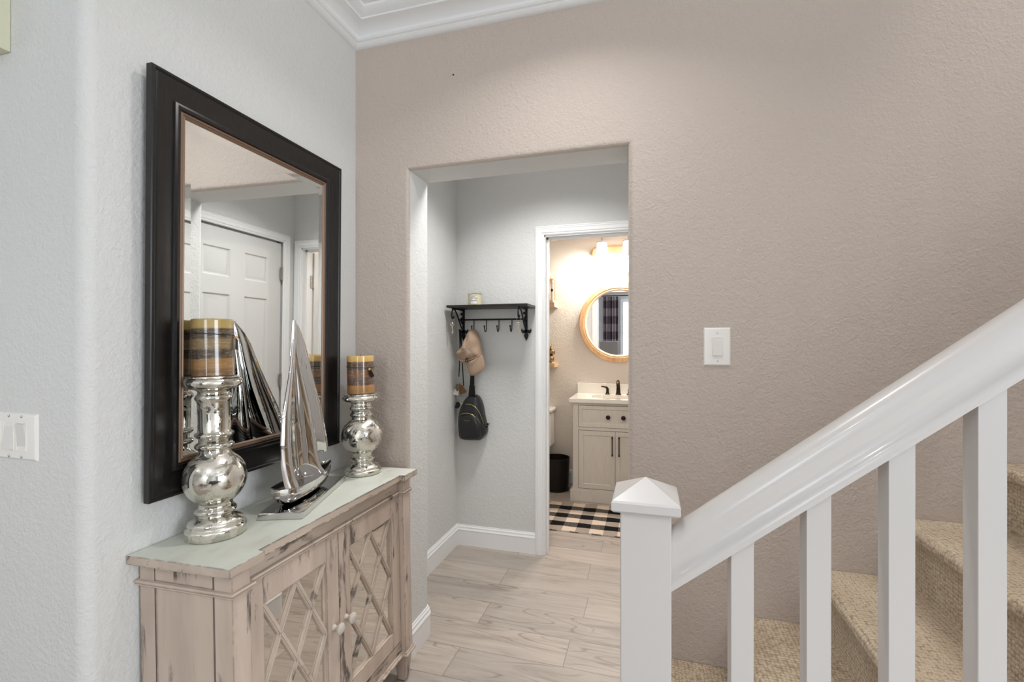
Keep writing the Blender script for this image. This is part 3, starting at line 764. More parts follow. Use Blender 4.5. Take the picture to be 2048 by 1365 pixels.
for yy in (-hy+.10, hy-.10):
    for zz_ in (.05, hz-.06): bm = nb(); box(bm, (-.0165-(zz_ > .5)*.0095, yy-.02, zz_-.02), (.001, yy+.02, zz_+.02)); link('wall_spacer', bm, BLACKM, wm, local=True)

# ---------------------------------------------------------------- candlesticks and candles
near_p = [(.0, 0), (.070, 0), (.0735, .004), (.0740, .022), (.0725, .027), (.067, .029), (.066, .033), (.068, .037), (.065, .044), (.055, .050), (.049, .054), (.042, .056), (.041, .060), (.049, .064), (.0505, .069), (.048, .075), (.042, .078), (.041, .082), (.041, .090), (.044, .093)]
def globe(r, cz, hz_, z0, z1, n=16):
    out = []
    for k in range(n+1):
        z = z0+(z1-z0)*k/n; q = (z-cz)/hz_; out.append((r*math.sqrt(max(0, 1-q*q)), z))
    return out
near_p += globe(.0770, .156, .0765, .0955, .2185)+[(.0385, .224), (.038, .234), (.043, .236), (.0475, .241), (.0475, .246), (.043, .251), (.038, .253), (.038, .259), (.0385, .265), (.044, .268), (.0475, .273), (.0465, .278), (.041, .281), (.0395, .284), (.0395, .361), (.041, .366), (.0445, .370), (.0450, .376), (.042, .382), (.038, .386), (.038, .392), (.043, .396), (.057, .400), (.068, .406), (.0708, .413), (.0700, .421), (.064, .427), (.060, .428), (.060, .4285), (.0655, .4290), (.0655, .4325), (.0, .4325)]
far_p = [(.0, 0), (.068, 0), (.0712, .004), (.0712, .014), (.069, .019), (.064, .021), (.065, .026), (.062, .031), (.052, .036), (.046, .040), (.041, .044), (.041, .049), (.047, .053), (.0495, .059), (.047, .065), (.041, .068), (.040, .075), (.044, .079)]
far_p += globe(.0798, .151, .0790, .085, .217)+[(.0386, .219), (.038, .226), (.043, .229), (.0465, .236), (.043, .243), (.039, .246), (.039, .251), (.043, .255), (.0465, .262), (.043, .269), (.039, .273), (.039, .283), (.052, .287), (.066, .292), (.0722, .300), (.070, .308), (.062, .3135), (.062, .315), (.067, .3155), (.067, .3195), (.0, .3195)]
def candlestick(name, label, loc, prof, tilt):
    t = thing(name, label, 'candle holder', loc, tilt, group=None)
    split = max(i for i, p in enumerate(prof) if p[0] < .0675 and p[0] > .05 and i > len(prof)-8)
    bm = nb(); lathe(bm, prof[1:-1], (0, 0, 0), 72); link('glass_body', bm, MERC, t, local=True, ang=60)
    return t
NL, FL = (-1.139, 1.0115, ZT), (-1.108, 1.6505, ZT)
TN, TF = (math.radians(0), math.radians(-1.0), 0), (0, math.radians(-1.1), 0)
n_h = candlestick('candle_holder', 'tall mercury glass candle holder nearest the camera, holding the larger olive candle', NL, near_p, (0, 0, 0))
f_h = candlestick('candle_holder', 'shorter mercury glass candle holder in the corner beyond the silver sailboat', FL, far_p, (0, 0, 0))
def pillar(label, loc, r, h, mat, bead_a, bz, tag_tilt):
    t = thing('pillar_candle', label, 'candle', loc)
    bm = nb(); lathe(bm, [(r-.003, 0), (r, .003), (r, h-.004), (r-.002, h), (r-.007, h), (r-.012, h-.004), (.0, h-.006)][:-1]+[(.002, h-.006)], (0, 0, 0), 64); link('wax', bm, mat, t, local=True)
    bm = nb(); tube(bm, [(0, 0, h-.007), (.001, 0, h+.004)], .0013, 6); link('wick', bm, INK, t, local=True)
    ax, ay = math.cos(bead_a), math.sin(bead_a)
    bm = nb(); pts = [((r+.0012)*math.cos(a), (r+.0012)*math.sin(a), bz+.004*math.cos(a-bead_a-PI)*.9) for a in [2*PI*k/48 for k in range(48)]]
    tube(bm, pts, .0011, 6, closed=True)
    tube(bm, [((r+.0015)*ax, (r+.0015)*ay, bz-.003), ((r+.006)*ax, (r+.006)*ay, bz-.018)], .001, 6)
    link('cord', bm, INK, t, local=True)
    bm = nb(); bmesh.ops.create_uvsphere(bm, u_segments=16, v_segments=12, radius=.0048, matrix=Matrix.Translation(((r+.0065)*ax, (r+.0065)*ay, bz-.010))); link('bead', bm, HONEY, t, local=True, ang=80)
    bm = nb(); box(bm, (-.008, -.0018, -.030), (.008, .0018, 0), .0015)
    bm.transform(Matrix.Translation(((r+.0075)*ax, (r+.0075)*ay, bz-.015)) @ Matrix.Rotation(bead_a+PI/2, 4, 'Z') @ Matrix.Rotation(tag_tilt, 4, 'Y'))
    link('charm', bm, BLACKM, t, local=True)
    return t
pillar('large striped pillar candle, olive and dark brown, with black charm, on the tall holder', (NL[0], NL[1], ZT+.4325), .0514, .155, CANDLE_N, math.radians(32), .115, .1)
pillar('smaller amber and brown striped pillar candle on the shorter holder in the corner', (FL[0], FL[1], ZT+.3195), .0527, .152, CANDLE_F, math.radians(-22), .108, -.5)

# ---------------------------------------------------------------- silver sailboat on its tray
TA = math.radians(18.5)
sb = thing('sailboat_sculpture', 'polished silver sailboat sculpture on a mirror finish slab, middle of the console', 'sculpture', (-1.108, 1.33, ZT), (0, 0, TA))
bm = nb(); box(bm, (-.066, -.2025, 0), (.066, .2025, .020), .0035, 3); link('base_plate', bm, CHROME, sb, local=True)
HA = math.radians(11)-TA                              # the hull is turned a little on its plate
Mh = Matrix.Translation((-.001, -.004, 0)) @ Matrix.Rotation(HA, 4, 'Z')
def hull():
    bm = nb(); NS = 28; NR = 14; rows = []
    for i in range(NS+1):
        s = i/NS; l = -.165+.335*s
        beam = .052*(math.sin(PI*min(1, .10+.90*s)**.85)**.62) if s < .999 else .002
        if s < .08: beam *= .35+.65*s/.08
        zt = .068+.010*(s*2-1)**2+.012*s
        zb = .020+.030*max(0, (.14-s)/.14)**1.5+.052*max(0, (s-.70)/.30)**1.6
        row = []
        for k in range(NR+1):
            a = PI*k/NR; w_ = -math.cos(a)*max(beam, .002); z = zt-(zt-zb)*math.sin(a)**.75
            row.append(bm.verts.new(Mh @ Vector((w_, l, z))))
        # deck: slightly sunk inside the rim
        for k in range(1, 6):
            f_ = 1-k/3; row.append(bm.verts.new(Mh @ Vector((max(beam, .002)*.86*f_, l, zt-.006 if 0 < i < NS else zt))))
        rows.append(row)
    m = len(rows[0])
    for i in range(NS):
        for k in range(m): bm.faces.new((rows[i][k], rows[i][(k+1) % m], rows[i+1][(k+1) % m], rows[i+1][k]))
    bm.faces.new(rows[0]); bm.faces.new(rows[-1][::-1]); return bm
link('hull', hull(), CHROME, sb, local=True, ang=40)
def interp(tab, z):
    for (z0, *a), (z1, *b) in zip(tab, tab[1:]):
        if z0 <= z <= z1: t = (z-z0)/(z1-z0); return [p+(q-p)*t for p, q in zip(a, b)]
    return tab[0][1:] if z < tab[0][0] else tab[-1][1:]
def sail(tab, wave, zs_, thick):
    """billowing sail: horizontal sections are wavy ribbons; tab rows (z, l0, l1, amp, shift)"""
    bm = nb(); rows = []; NT = 26
    for z in zs_:
        l0, l1, amp, sh = interp(tab, z)
        mid = []
        for k in range(NT+1):
            t = k/NT; mid.append(Vector((sh+amp*wave(t, z), l0+(l1-l0)*t)))
        ring = []
        th = [thick*(math.sin(PI*min(1, max(0, k/NT)))**.35 if 0 < k < NT else .15)*min(1, (l1-l0)/.03+.15) for k in range(NT+1)]
        nr = []
        for k in range(NT+1):
            d = mid[min(k+1, NT)]-mid[max(k-1, 0)]; d.normalize(); nr.append(Vector((d.y, -d.x)))
        ring = [mid[k]+nr[k]*th[k] for k in range(NT+1)]+[mid[k]-nr[k]*th[k] for k in range(NT, -1, -1)]
        rk = max(0, z-.1)/.5
        rows.append([bm.verts.new(Mh @ Vector((p.x+.014*rk, p.y-.016*rk, z))) for p in ring])
    m = len(rows[0])
    for i in range(len(rows)-1):
        for k in range(m): bm.faces.new((rows[i][k], rows[i][(k+1) % m], rows[i+1][(k+1) % m], rows[i+1][k]))
    bm.faces.new(rows[0]); bm.faces.new(rows[-1][::-1]); return bm
zz = lambda a, b, n: [a+(b-a)*k/n for k in range(n+1)]
main_tab = [(.060, -.150, .085, .030, .008), (.075, -.150, .070, .026, .008), (.10, -.155, .050, .022, .006), (.15, -.163, .038, .020, .004), (.21, -.163, .030, .019, .002), (.296, -.150, .012, .017, .0), (.365, -.122, -.008, .013, -.002), (.434, -.095, -.030, .008, -.003), (.49, -.080, -.045, .004, -.003), (.53, -.070, -.048, .002, -.002), (.594, -.066, -.054, .0005, 0)]
link('mainsail', sail(main_tab, lambda t, z: math.sin(2*PI*t*1.15+.2)+.32*math.sin(2*PI*t*2.4+.4+z*2), zz(.060, .594, 46), .0075), CHROME, sb, local=True, ang=70)
jib_tab = [(.128, .085, .150, .010, -.012), (.141, .040, .158, .012, -.012), (.17, .005, .148, .013, -.010), (.21, -.020, .132, .013, -.008), (.296, -.048, .102, .012, -.006), (.365, -.058, .068, .010, -.005), (.434, -.062, .036, .008, -.004), (.52, -.064, .000, .004, -.003), (.56, -.064, -.025, .002, -.002), (.588, -.063, -.050, .001, 0)]
link('jib', sail(jib_tab, lambda t, z: math.sin(2*PI*t*.9+2.6), zz(.128, .588, 40), .006), CHROME, sb, local=True, ang=70)

# ---------------------------------------------------------------- shelf with hooks in the hall
SX0, SX1, SY0, SZ = -1.232, -.704, 2.735, 1.574
cr_ = thing('coat_rack', 'dark wood wall shelf with black iron brackets and a row of hooks', 'coat rack', ((SX0+SX1)/2, YF, 1.38))
bm = nb(); box(bm, (SX0, SY0, SZ), (SX1, YF-.001, SZ+.016), .002); link('shelf', bm, SHELFW, cr_)
def bracket(x):
    bm = nb(); y = YF-.006
    box(bm, (x-.007, YF-.010, 1.42), (x+.007, YF-.001, SZ))
    box(bm, (x-.005, SY0+.02, SZ-.009), (x+.005, YF-.001, SZ))
    # screw ear
    bmesh.ops.create_cone(bm, cap_ends=True, segments=14, radius1=.009, radius2=.009, depth=.004, matrix=Matrix.Translation((x-.014, YF-.005, SZ-.03)) @ Matrix.Rotation(PI/2, 4, 'X'))
    # fleur: side leaves and a pointed drop
    for s in (-1, 1):
        pts = spline([(0, 1.432), (s*.012, 1.437), (s*.024, 1.432), (s*.031, 1.444), (s*.033, 1.430), (s*.026, 1.416), (s*.012, 1.414), (0, 1.418)], 4)
        prism(bm, [(x+p[0], p[1]) for p in pts], 1, YF-.010, YF-.004)
    prism(bm, [(x, 1.424), (x+.009, 1.412), (x+.0155, 1.400), (x+.009, 1.384), (x, 1.366), (x-.009, 1.384), (x-.0155, 1.400), (x-.009, 1.412)], 1, YF-.012, YF-.004, .002)
    # curved stay from the wall bar to the shelf front, ending in a scroll
    st_ = spline([(0, YF-.008, 1.452), (0, YF-.020, 1.443), (0, YF-.045, 1.455), (0, YF-.085, 1.500), (0, YF-.130, 1.548), (0, YF-.165, 1.566), (0, SY0+.020, 1.560), (0, SY0+.008, 1.535), (0, SY0+.014, 1.510), (0, SY0+.032, 1.506), (0, SY0+.040, 1.522)], 5, closed=False)
    tube(bm, [(x, p.y, p.z) for p in st_], .0052, 8)
    sc_ = spline([(0, YF-.010, 1.515), (0, YF-.034, 1.520), (0, YF-.046, 1.500), (0, YF-.036, 1.482), (0, YF-.018, 1.478)], 5, closed=False)
    tube(bm, [(x, p.y, p.z) for p in sc_], .005, 8)
    return link('bracket', bm, BLACKM, cr_)
BXL, BXR = -1.198, -.764
bracket(BXL); bracket(BXR)
bm = nb(); tube(bm, [(BXL-.004, 2.895, 1.504), (BXR+.004, 2.895, 1.504)], .0055, 10)
for x in (BXL, BXR): tube(bm, [(x, 2.895, 1.504), (x, YF-.004, 1.504)], .005, 8)
for x in (BXL-.006, BXR+.006): bmesh.ops.create_uvsphere(bm, u_segments=12, v_segments=8, radius=.009, matrix=Matrix.Translation((x, 2.895, 1.504)))
link('rod', bm, BLACKM, cr_)
HX = [W(p, 640, 2.895).x for p in (948, 973, 998, 1024)]
for x in HX:
    bm = nb(); pts = spline([(0, 2.895, 1.506), (0, 2.893, 1.46), (0, 2.889, 1.436), (0, 2.875, 1.425), (0, 2.860, 1.433), (0, 2.854, 1.455)], 5, closed=False)
    tube(bm, [(x, p.y, p.z) for p in pts], .0032, 8)
    bmesh.ops.create_uvsphere(bm, u_segments=10, v_segments=8, radius=.006, matrix=Matrix.Translation((x, 2.854, 1.459)))
    link('hook', bm, BLACKM, cr_)

# jar candle on the shelf
jx, jy, jz = W(950, 600, 2.83).x, 2.83, SZ+.016
jar = thing('jar_candle', 'square-labelled glass jar candle standing on the dark wall shelf', 'candle', (jx, jy, jz))
bm = nb(); lathe(bm, [(.040, 0), (.0435, .004), (.0435, .068), (.041, .072)], (0, 0, 0), 40); link('jar', bm, WAX, jar, local=True)
bm = nb(); lathe(bm, [(.0445, .070), (.0460, .073), (.0460, .080), (.044, .083), (.030, .085), (.010, .086)], (0, 0, 0), 40); link('lid', bm, GLASS, jar, local=True)
bm = nb(); NA = 10; LA, LB = -PI/2-.52+.15, -PI/2+.52+.15; R_ = .0442
rows = [[bm.verts.new((R_*math.cos(LA+(LB-LA)*k/NA), R_*math.sin(LA+(LB-LA)*k/NA), z)) for k in range(NA+1)] for z in (.008, .062)]
for k in range(NA): bm.faces.new((rows[0][k], rows[0][k+1], rows[1][k+1], rows[1][k]))
lb = link('paper_label', bm, LABEL, jar, local=True)
def on_jar(u, z): a = LA+(LB-LA)*u; return (.0447*math.cos(a), .0447*math.sin(a), z)
bm = nb()
tube(bm, [on_jar(.02, .0085), on_jar(.02, .0615)], .0004, 4); tube(bm, [on_jar(.98, .0085), on_jar(.98, .0615)], .0004, 4)
tube(bm, [on_jar(u/10, .0615) for u in range(11)], .0004, 4); tube(bm, [on_jar(u/10, .0085) for u in range(11)], .0004, 4)
tube(bm, [on_jar(.2+u/12, .056) for u in range(8)], .0009, 4)
link('label_border', bm, INK, lb, local=True)
def text_mesh(txt, size, font_shear=0):
    cu = bpy.data.curves.new('t', 'FONT'); cu.body = txt; cu.size = size; cu.align_x = 'CENTER'; cu.shear = font_shear; cu.extrude = .0002
    o = bpy.data.objects.new('t', cu); C.objects.link(o); bpy.context.view_layer.update()
    me = bpy.data.meshes.new_from_object(o.evaluated_get(bpy.context.evaluated_depsgraph_get()))
    b = bmesh.new(); b.from_mesh(me); bpy.data.objects.remove(o); bpy.data.meshes.remove(me); return b
def jar_text(txt, size, z):
    b = text_mesh(txt, size, .4)
    for v in b.verts:
        a = (LA+LB)/2+v.co.x/.0445; rr_ = .0445+v.co.z; zz_ = z+v.co.y
        v.co = Vector((rr_*math.cos(a), rr_*math.sin(a), zz_))
    return b
link('lettering', jar_text('Spring', .016, .042), INK, lb, local=True, smooth=False)
link('lettering', jar_text('Garden', .015, .026), INK, lb, local=True, smooth=False)

# khaki cap on the first hook
def CW(pts, Y): return [(W(840+x*.2637, 540+y*.2637, Y).x, W(840+x*.2637, 540+y*.2637, Y).z) for x, y in pts]
cap = thing('baseball_cap', 'khaki baseball cap with black emblem hanging on the first hook over the black bag', 'cap', (HX[0], 2.86, 1.19))
crown_o = [(405, 450), (432, 480), (452, 540), (462, 610), (468, 665), (440, 690), (395, 700), (345, 712), (300, 690), (276, 652), (284, 628), (318, 580), (345, 520), (372, 470)]
bm = nb(); puffy(bm, [tuple(p) for p in spline(CW(crown_o, 2.84), 4)], 2.845, .075, 9, 2.0, .004, 3, yback=2.87)
for v in bm.verts:      # folds in the soft crown
    f = math.sin(v.co.x*95+v.co.z*42)*.0035+math.sin(v.co.x*48-v.co.z*70+1)*.004
    if v.co.y < 2.843: v.co.y += f
link('crown', bm, KHAKI, cap, ang=80)
bm = nb(); so_ = spline([tuple(W(840+x*.2637, 540+y*.2637, 2.776 if 0 < k < 5 else 2.80)) for k, (x, y) in enumerate([(292, 682), (318, 692), (345, 690), (385, 680), (425, 665), (462, 640)])], 4, closed=False)
tube(bm, so_, .0022, 6); link('brim_seam', bm, KHAKI, cap)
bm = nb(); bmesh.ops.create_uvsphere(bm, u_segments=10, v_segments=8, radius=.0045, matrix=Matrix.Translation(tuple(W(840+385*.2637, 540+610*.2637, 2.768)))); link('eyelet', bm, KHAKI, cap)
bm = nb(); brim_o = CW([(338, 690), (352, 745), (372, 793), (400, 804), (440, 790), (474, 762), (486, 725), (480, 680), (466, 645), (430, 668), (385, 690)], 2.80)
sp_ = [tuple(p) for p in spline(brim_o, 4)]
cxm = sum(p[0] for p in sp_)/len(sp_)
puffy(bm, sp_, 2.815, .012, 5, 2.5)
for v in bm.verts: v.co.y += ((v.co.x-cxm)/.06)**2*.018-.018
link('brim', bm, KHAKI, cap, ang=60)
bm = nb(); e0 = W(840+352*.2637, 540+688*.2637, 2.775)
for k, (dx, dz, sx, sz) in enumerate([(-.004, .006, .009, .0022), (.008, .003, .0025, .008), (-.008, -.002, .002, .007), (.002, -.004, .012, .002), (.004, -.011, .010, .0018), (.000, .012, .002, .005), (.012, .009, .005, .0018)]):
    bmesh.ops.create_uvsphere(bm, u_segments=10, v_segments=8, radius=1, matrix=Matrix.Translation((e0.x+dx, 2.7775, e0.z+dz)) @ Matrix.Rotation(.35, 4, 'Y') @ Matrix.Diagonal((sx, .006, sz, 1)))
link('emblem', bm, INK, cap)

# black sling bag under the cap
bag = thing('sling_bag', 'black leather sling bag with gold zips hanging below the khaki cap', 'bag', (W(944, 840, 2.87).x, 2.9, W(944, 883, 2.87).z))
bo = CW([(370, 952), (420, 952), (448, 985), (466, 1040), (480, 1120), (498, 1200), (494, 1250), (455, 1293), (420, 1298), (330, 1294), (298, 1275), (290, 1230), (286, 1150), (296, 1080), (330, 995)], 2.88)
bm = nb(); puffy(bm, [tuple(p) for p in spline(bo, 5)], 2.905, .055, 8, 3.2, yback=2.935); body = link('body', bm, LEATHER, bag, ang=70)
po = CW([(360, 1092), (400, 1096), (432, 1118), (455, 1160), (464, 1210), (462, 1262), (430, 1288), (330, 1286), (302, 1268), (294, 1215), (292, 1150), (312, 1108)], 2.855)
bm = nb(); puffy(bm, [tuple(p) for p in spline(po, 5)], 2.865, .030, 6, 3.5); link('front_pocket', bm, LEATHER, bag, ang=70)
def zip_(pts, y0, y1, name='zip'):
    q = spline([(*CW([p], 2.855)[0],) for p in pts], 5, closed=False); n = len(q)
    bm = nb(); tube(bm, [(p[0], y0+(y1-y0)*(2*i/(n-1)-1)**2, p[1]) for i, p in enumerate(q)], .0022, 6); link(name, bm, GOLD, bag, label='gold zip')
zip_([(322, 1030), (345, 1022), (385, 1022), (425, 1045), (455, 1090), (470, 1140), (476, 1175)], 2.849, 2.872)
zip_([(300, 1110), (322, 1092), (360, 1086), (400, 1095), (435, 1125), (455, 1165)], 2.838, 2.858)
bm = nb(); a = [W(840+x*.2637, 540+y*.2637, 2.885) for x, y in ((408, 470), (396, 700), (396, 805), (394, 880))]
def strap(bm, pts, w0, w1, th=.003):
    n = len(pts)
    for i in range(n-1):
        wa = w0+(w1-w0)*i/(n-1); wb = w0+(w1-w0)*(i+1)/(n-1); p, q = pts[i], pts[i+1]
        V = [bm.verts.new((p.x+s*wa/2, p.y+t_, p.z)) for s, t_ in ((-1, 0), (1, 0), (1, th), (-1, th))]+[bm.verts.new((q.x+s*wb/2, q.y+t_, q.z)) for s, t_ in ((-1, 0), (1, 0), (1, th), (-1, th))]
        for k in range(4): bm.faces.new((V[k], V[(k+1) % 4], V[4+(k+1) % 4], V[4+k]))
        bm.faces.new(V[:4]); bm.faces.new(V[4:])
strap(bm, a, .020, .032); strap(bm, [W(840+394*.2637, 540+878*.2637, 2.883), W(840+392*.2637, 540+958*.2637, 2.883)], .037, .046, .004)
link('strap', bm, WEB, bag)
bm = nb(); b_ = [W(840+x*.2637, 540+y*.2637, 2.90) for x, y in ((478, 1230), (498, 1190), (516, 1165))]
strap(bm, b_, .030, .020, .004); link('lower_strap', bm, WEB, bag)
bm = nb(); rc = W(840+510*.2637, 540+1172*.2637, 2.893)
tube(bm, [(rc.x+.011*math.cos(a_), rc.y, rc.z+.009*math.sin(a_)) for a_ in [2*PI*k/20 for k in range(20)]], .0016, 6, closed=True); link('ring', bm, GOLD, bag, label='gold strap ring')
b = text_mesh('PARK & JOY', .0085); b2 = text_mesh('PARIS', .005)
c0 = W(840+358*.2637, 540+1146*.2637, 2.84)
for bb_, dz in ((b, 0), (b2, -.008)):
    for v in bb_.verts: v.co = Vector((c0.x+v.co.x, 2.8335-v.co.z, c0.z+v.co.y+dz))
    link('lettering', bb_, GOLD, bag, smooth=False)

# keys on the scrolls and lanyards on the left bracket
def key(bm, x, y, z, ln, ang, ry=0):
    k = nb(); tube(k, [(.008*math.cos(a), 0, .008*math.sin(a)) for a in [2*PI*i/14 for i in range(14)]], .0022, 6, closed=True)
    box(k, (-.0022, -.001, -.008-ln), (.0022, .001, -.006)); box(k, (.002, -.001, -.008-ln), (.005, .001, -.008-ln*.6))
    k.transform(Matrix.Translation((x, y, z)) @ Matrix.Rotation(ang, 4, 'Y') @ Matrix.Rotation(ry, 4, 'Z'))
    me = bpy.data.meshes.new('k'); k.to_mesh(me); k.free(); bm.from_mesh(me); bpy.data.meshes.remove(me)
def ring_(bm, x, y, z, r, rot=0, th=.0009):
    tube(bm, [(x+r*math.cos(a)*math.cos(rot), y+r*math.cos(a)*math.sin(rot), z+r*math.sin(a)) for a in [2*PI*k/20 for k in range(20)]], th, 6, closed=True)
for x, lab, dx in ((BXL, 'bunch of brass keys hanging on the left shelf bracket', 0), (BXR, 'bunch of brass keys hanging on the right shelf bracket', 0)):
    y = SY0+.018; t = thing('key_bunch', lab, 'keys', (x, y, 1.40), group=None)
    bm = nb(); ring_(bm, x, y, 1.492, .014, .5); link('key_ring', bm, STEEL, t)
    for k, (a_, ln) in enumerate(((-.14, .040), (.03, .050), (.18, .036))):
        bm = nb(); key(bm, x+(k-1)*.004, y+(k-1)*.003, 1.470, ln, a_, .6*k); link('key', bm, KEYM, t)
ly = YF-.03; t = thing('lanyard', 'black lanyard with key rings, leather charm and white tag on the left bracket', 'lanyard', (BXL, ly, 1.0))
def PW(x, y, Y=None): return W(840+x*.2637, 540+y*.2637, ly-.02 if Y is None else Y)
for pts in ([(306, 450), (304, 560), (300, 690), (295, 812)], [(310, 470), (316, 620), (323, 740), (330, 882)], [(300, 470), (303, 560), (306, 640)]):
    bm = nb(); q = [PW(*p) for p in pts]; strap(bm, q, .0075, .0065, .0012); link('cord', bm, WEB, t)
bm = nb()
for x, y, r in ((294, 826, .009), (292, 850, .010), (296, 960, .008), (297, 985, .010), (328, 985, .011), (330, 915, .007)): p = PW(x, y); ring_(bm, p.x, p.y, p.z, r, .3)
tube(bm, [tuple(PW(298, 860)), tuple(PW(299, 960))], .0018, 6); link('key_ring', bm, STEEL, t)
bm = nb(); o_ = [PW(*q) for q in ((302, 866), (325, 878), (338, 900), (356, 922), (345, 935), (325, 938), (308, 950), (302, 920), (300, 890))]
prism(bm, [(p.x, p.z) for p in o_], 1, ly-.028, ly-.022, .001); link('leather_charm', bm, M('brown_leather', srgb(112, 70, 34), .55).m, t)
bm = nb(); o_ = [PW(*q) for q in ((264, 900), (298, 908), (290, 952), (252, 946))]
prism(bm, [(p.x, p.z) for p in o_], 1, ly-.024, ly-.021); link('white_tag', bm, LABEL, t)
bm = nb(); o_ = [PW(*q) for q in ((280, 862), (296, 868), (297, 915), (284, 922), (272, 900))]
prism(bm, [(p.x, p.z) for p in o_], 1, ly-.030, ly-.026, .001); link('moss_charm', bm, M('olive_charm', srgb(104, 98, 70), .6).m, t)
bm = nb(); o_ = [PW(*q) for q in ((276, 1005), (292, 1000), (304, 1015), (302, 1040), (290, 1052), (270, 1050), (268, 1035), (276, 1025))]
prism(bm, [(p.x, p.z) for p in o_], 1, ly-.030, ly-.018, .002); link('black_fob', bm, WEB, t)
bm = nb(); p = PW(312, 1000); key(bm, p.x, p.y, p.z, .034, -.25, .3); p = PW(320, 1005); key(bm, p.x, p.y+.004, p.z, .03, .1, .3); link('key', bm, KEYM, t)

# ---------------------------------------------------------------- bathroom
vn = thing('bathroom_vanity', 'pale greige bathroom vanity with white stone top and one wide drawer', 'vanity', (-.28, 4.27, 0))
VX0, VX1, VY = -.635, .075, 4.045
bm = nb(); box(bm, (VX0, VY+.003, .10), (VX1, YBA-.001, .845)); link('body', bm, VAN, vn, smooth=False)
bm = nb(); box(bm, (VX0-.022, VY-.028, 0), (VX1+.022, YBA-.001, .100), .004); box(bm, (VX0-.012, VY-.016, .1), (VX1+.012, YBA-.001, .110), .004); link('plinth', bm, VAN, vn)
bm = nb(); s_ = .046
for lo, hi in (((VX0, .11), (VX0+s_, .845)), ((VX1-s_, .11), (VX1, .845)), ((VX0+s_, .822), (VX1-s_, .845)), ((VX0+s_, .609), (VX1-s_, .634))):
    box(bm, (lo[0], VY-.012, lo[1]), (hi[0], VY+.004, hi[1]), .0015)
link('face_frame', bm, VAN, vn)
def shaker(name, x0, x1, z0, z1, parent, rail_=.03):
    bm = nb(); Y0 = VY-.010
    frame3(bm, (x0, z0), (x1, z1), [(0, 0), (0, .004), (rail_, .004), (rail_+.006, -.002), (rail_+.006, -.004)], lambda u, v, h: (u, Y0-h, v))
    box(bm, (x0+rail_-.002, Y0+.001, z0+rail_-.002), (x1-rail_+.002, Y0+.006, z1-rail_+.002))
    return link(name, bm, VAN, parent, ang=20)
bm = nb(); box(bm, (VX0+s_-.001, VY-.004, .112), (VX1-s_+.001, VY-.002, .822)); link('shadow_gap', bm, GROOVE, vn, smooth=False)
dr = shaker('drawer', VX0+s_+.003, VX1-s_-.003, .637, .819, vn)
for kx in (-.337, -.212):
    bm = nb(); lathe(bm, [(.008, 0), (.007, -.01), (.015, -.016), (.019, -.022), (.017, -.027), (.008, -.028), (.006, -.031), (.002, -.032)], (kx, VY-.008, .727), 24, axis=1); link('knob', bm, BRONZE_D, dr, label='dark bronze round knob')
for x0, x1, hx in ((VX0+s_+.003, -.2815, -.303), (-.2785, VX1-s_-.003, -.247)):
    dd = shaker('door', x0, x1, .114, .606, vn, .038)
    bm = nb(); pts = [(hx, VY-.014, .408), (hx, VY-.038, .412), (hx, VY-.041, .43), (hx, VY-.041, .54), (hx, VY-.038, .560), (hx, VY-.014, .564)]
    tube(bm, pts, [.005, .0055, .0042, .0042, .0055, .005], 8)
    for z in (.412, .560): bmesh.ops.create_uvsphere(bm, u_segments=10, v_segments=8, radius=.0075, matrix=Matrix.Translation((hx, VY-.038, z)))
    link('handle', bm, BRONZE_D, dd, label='black bar handle')
# stone top with an undermounted basin opening
bm = nb(); tx0, tx1, ty0, ty1, tz0, tz1 = -.665, .105, 4.005, YBA-.001, .846, .877
N = 40; ex, ey, ea, eb = -.28, 4.245, .215, .145
ell = [(ex+ea*math.copysign(abs(math.cos(a))**.6, math.cos(a)), ey+eb*math.copysign(abs(math.sin(a))**.6, math.sin(a))) for a in [2*PI*k/N for k in range(N)]]
def to_rect(a):
    c_, s_2 = math.cos(a), math.sin(a); hx_, hy_ = (tx1-tx0)/2, (ty1-ty0)/2
    k = min(hx_/abs(c_) if abs(c_) > 1e-6 else 9, hy_/abs(s_2) if abs(s_2) > 1e-6 else 9); return ((tx0+tx1)/2+k*c_, (ty0+ty1)/2+k*s_2)
angs = [2*PI*k/N for k in range(N)]
corner = [math.atan2(sy*(ty1-ty0)/2, sx*(tx1-tx0)/2) % (2*PI) for sx in (-1, 1) for sy in (-1, 1)]
for ca in corner:
    i = min(range(N), key=lambda j: abs(angs[j]-ca)); angs[i] = ca
outr = [to_rect(a) for a in angs]
eT = [bm.verts.new((p[0], p[1], tz1)) for p in ell]; oT = [bm.verts.new((p[0], p[1], tz1)) for p in outr]
eB = [bm.verts.new((p[0], p[1], tz0)) for p in ell]; oB = [bm.verts.new((p[0], p[1], tz0)) for p in outr]
for k in range(N):
    j = (k+1) % N
    bm.faces.new((eT[k], eT[j], oT[j], oT[k])); bm.faces.new((eB[k], eB[j], oB[j], oB[k])); bm.faces.new((oT[k], oT[j], oB[j], oB[k])); bm.faces.new((eT[k], eT[j], eB[j], eB[k]))
link('stone_top', bm, CERAMIC, vn, ang=30)
bm = nb(); box(bm, (-.667+.001, YBA-.018, .8772), (.105, YBA-.001, .970), .002); link('backsplash', bm, CERAMIC, vn)
bm = nb(); L = []
for i in range(7):
    f_ = math.cos(i/6*PI/2*.92)**.5; z = tz0+.001-.11*math.sin(i/6*PI/2)
    L.append([bm.verts.new((ex+(p[0]-ex)*1.03*f_, ey+(p[1]-ey)*1.03*f_, z)) for p in ell])
for i in range(6):
    for k in range(N): bm.faces.new((L[i][k], L[i][(k+1) % N], L[i+1][(k+1) % N], L[i+1][k]))
bm.faces.new(L[-1]); link('basin', bm, CERAMIC, vn, ang=60)
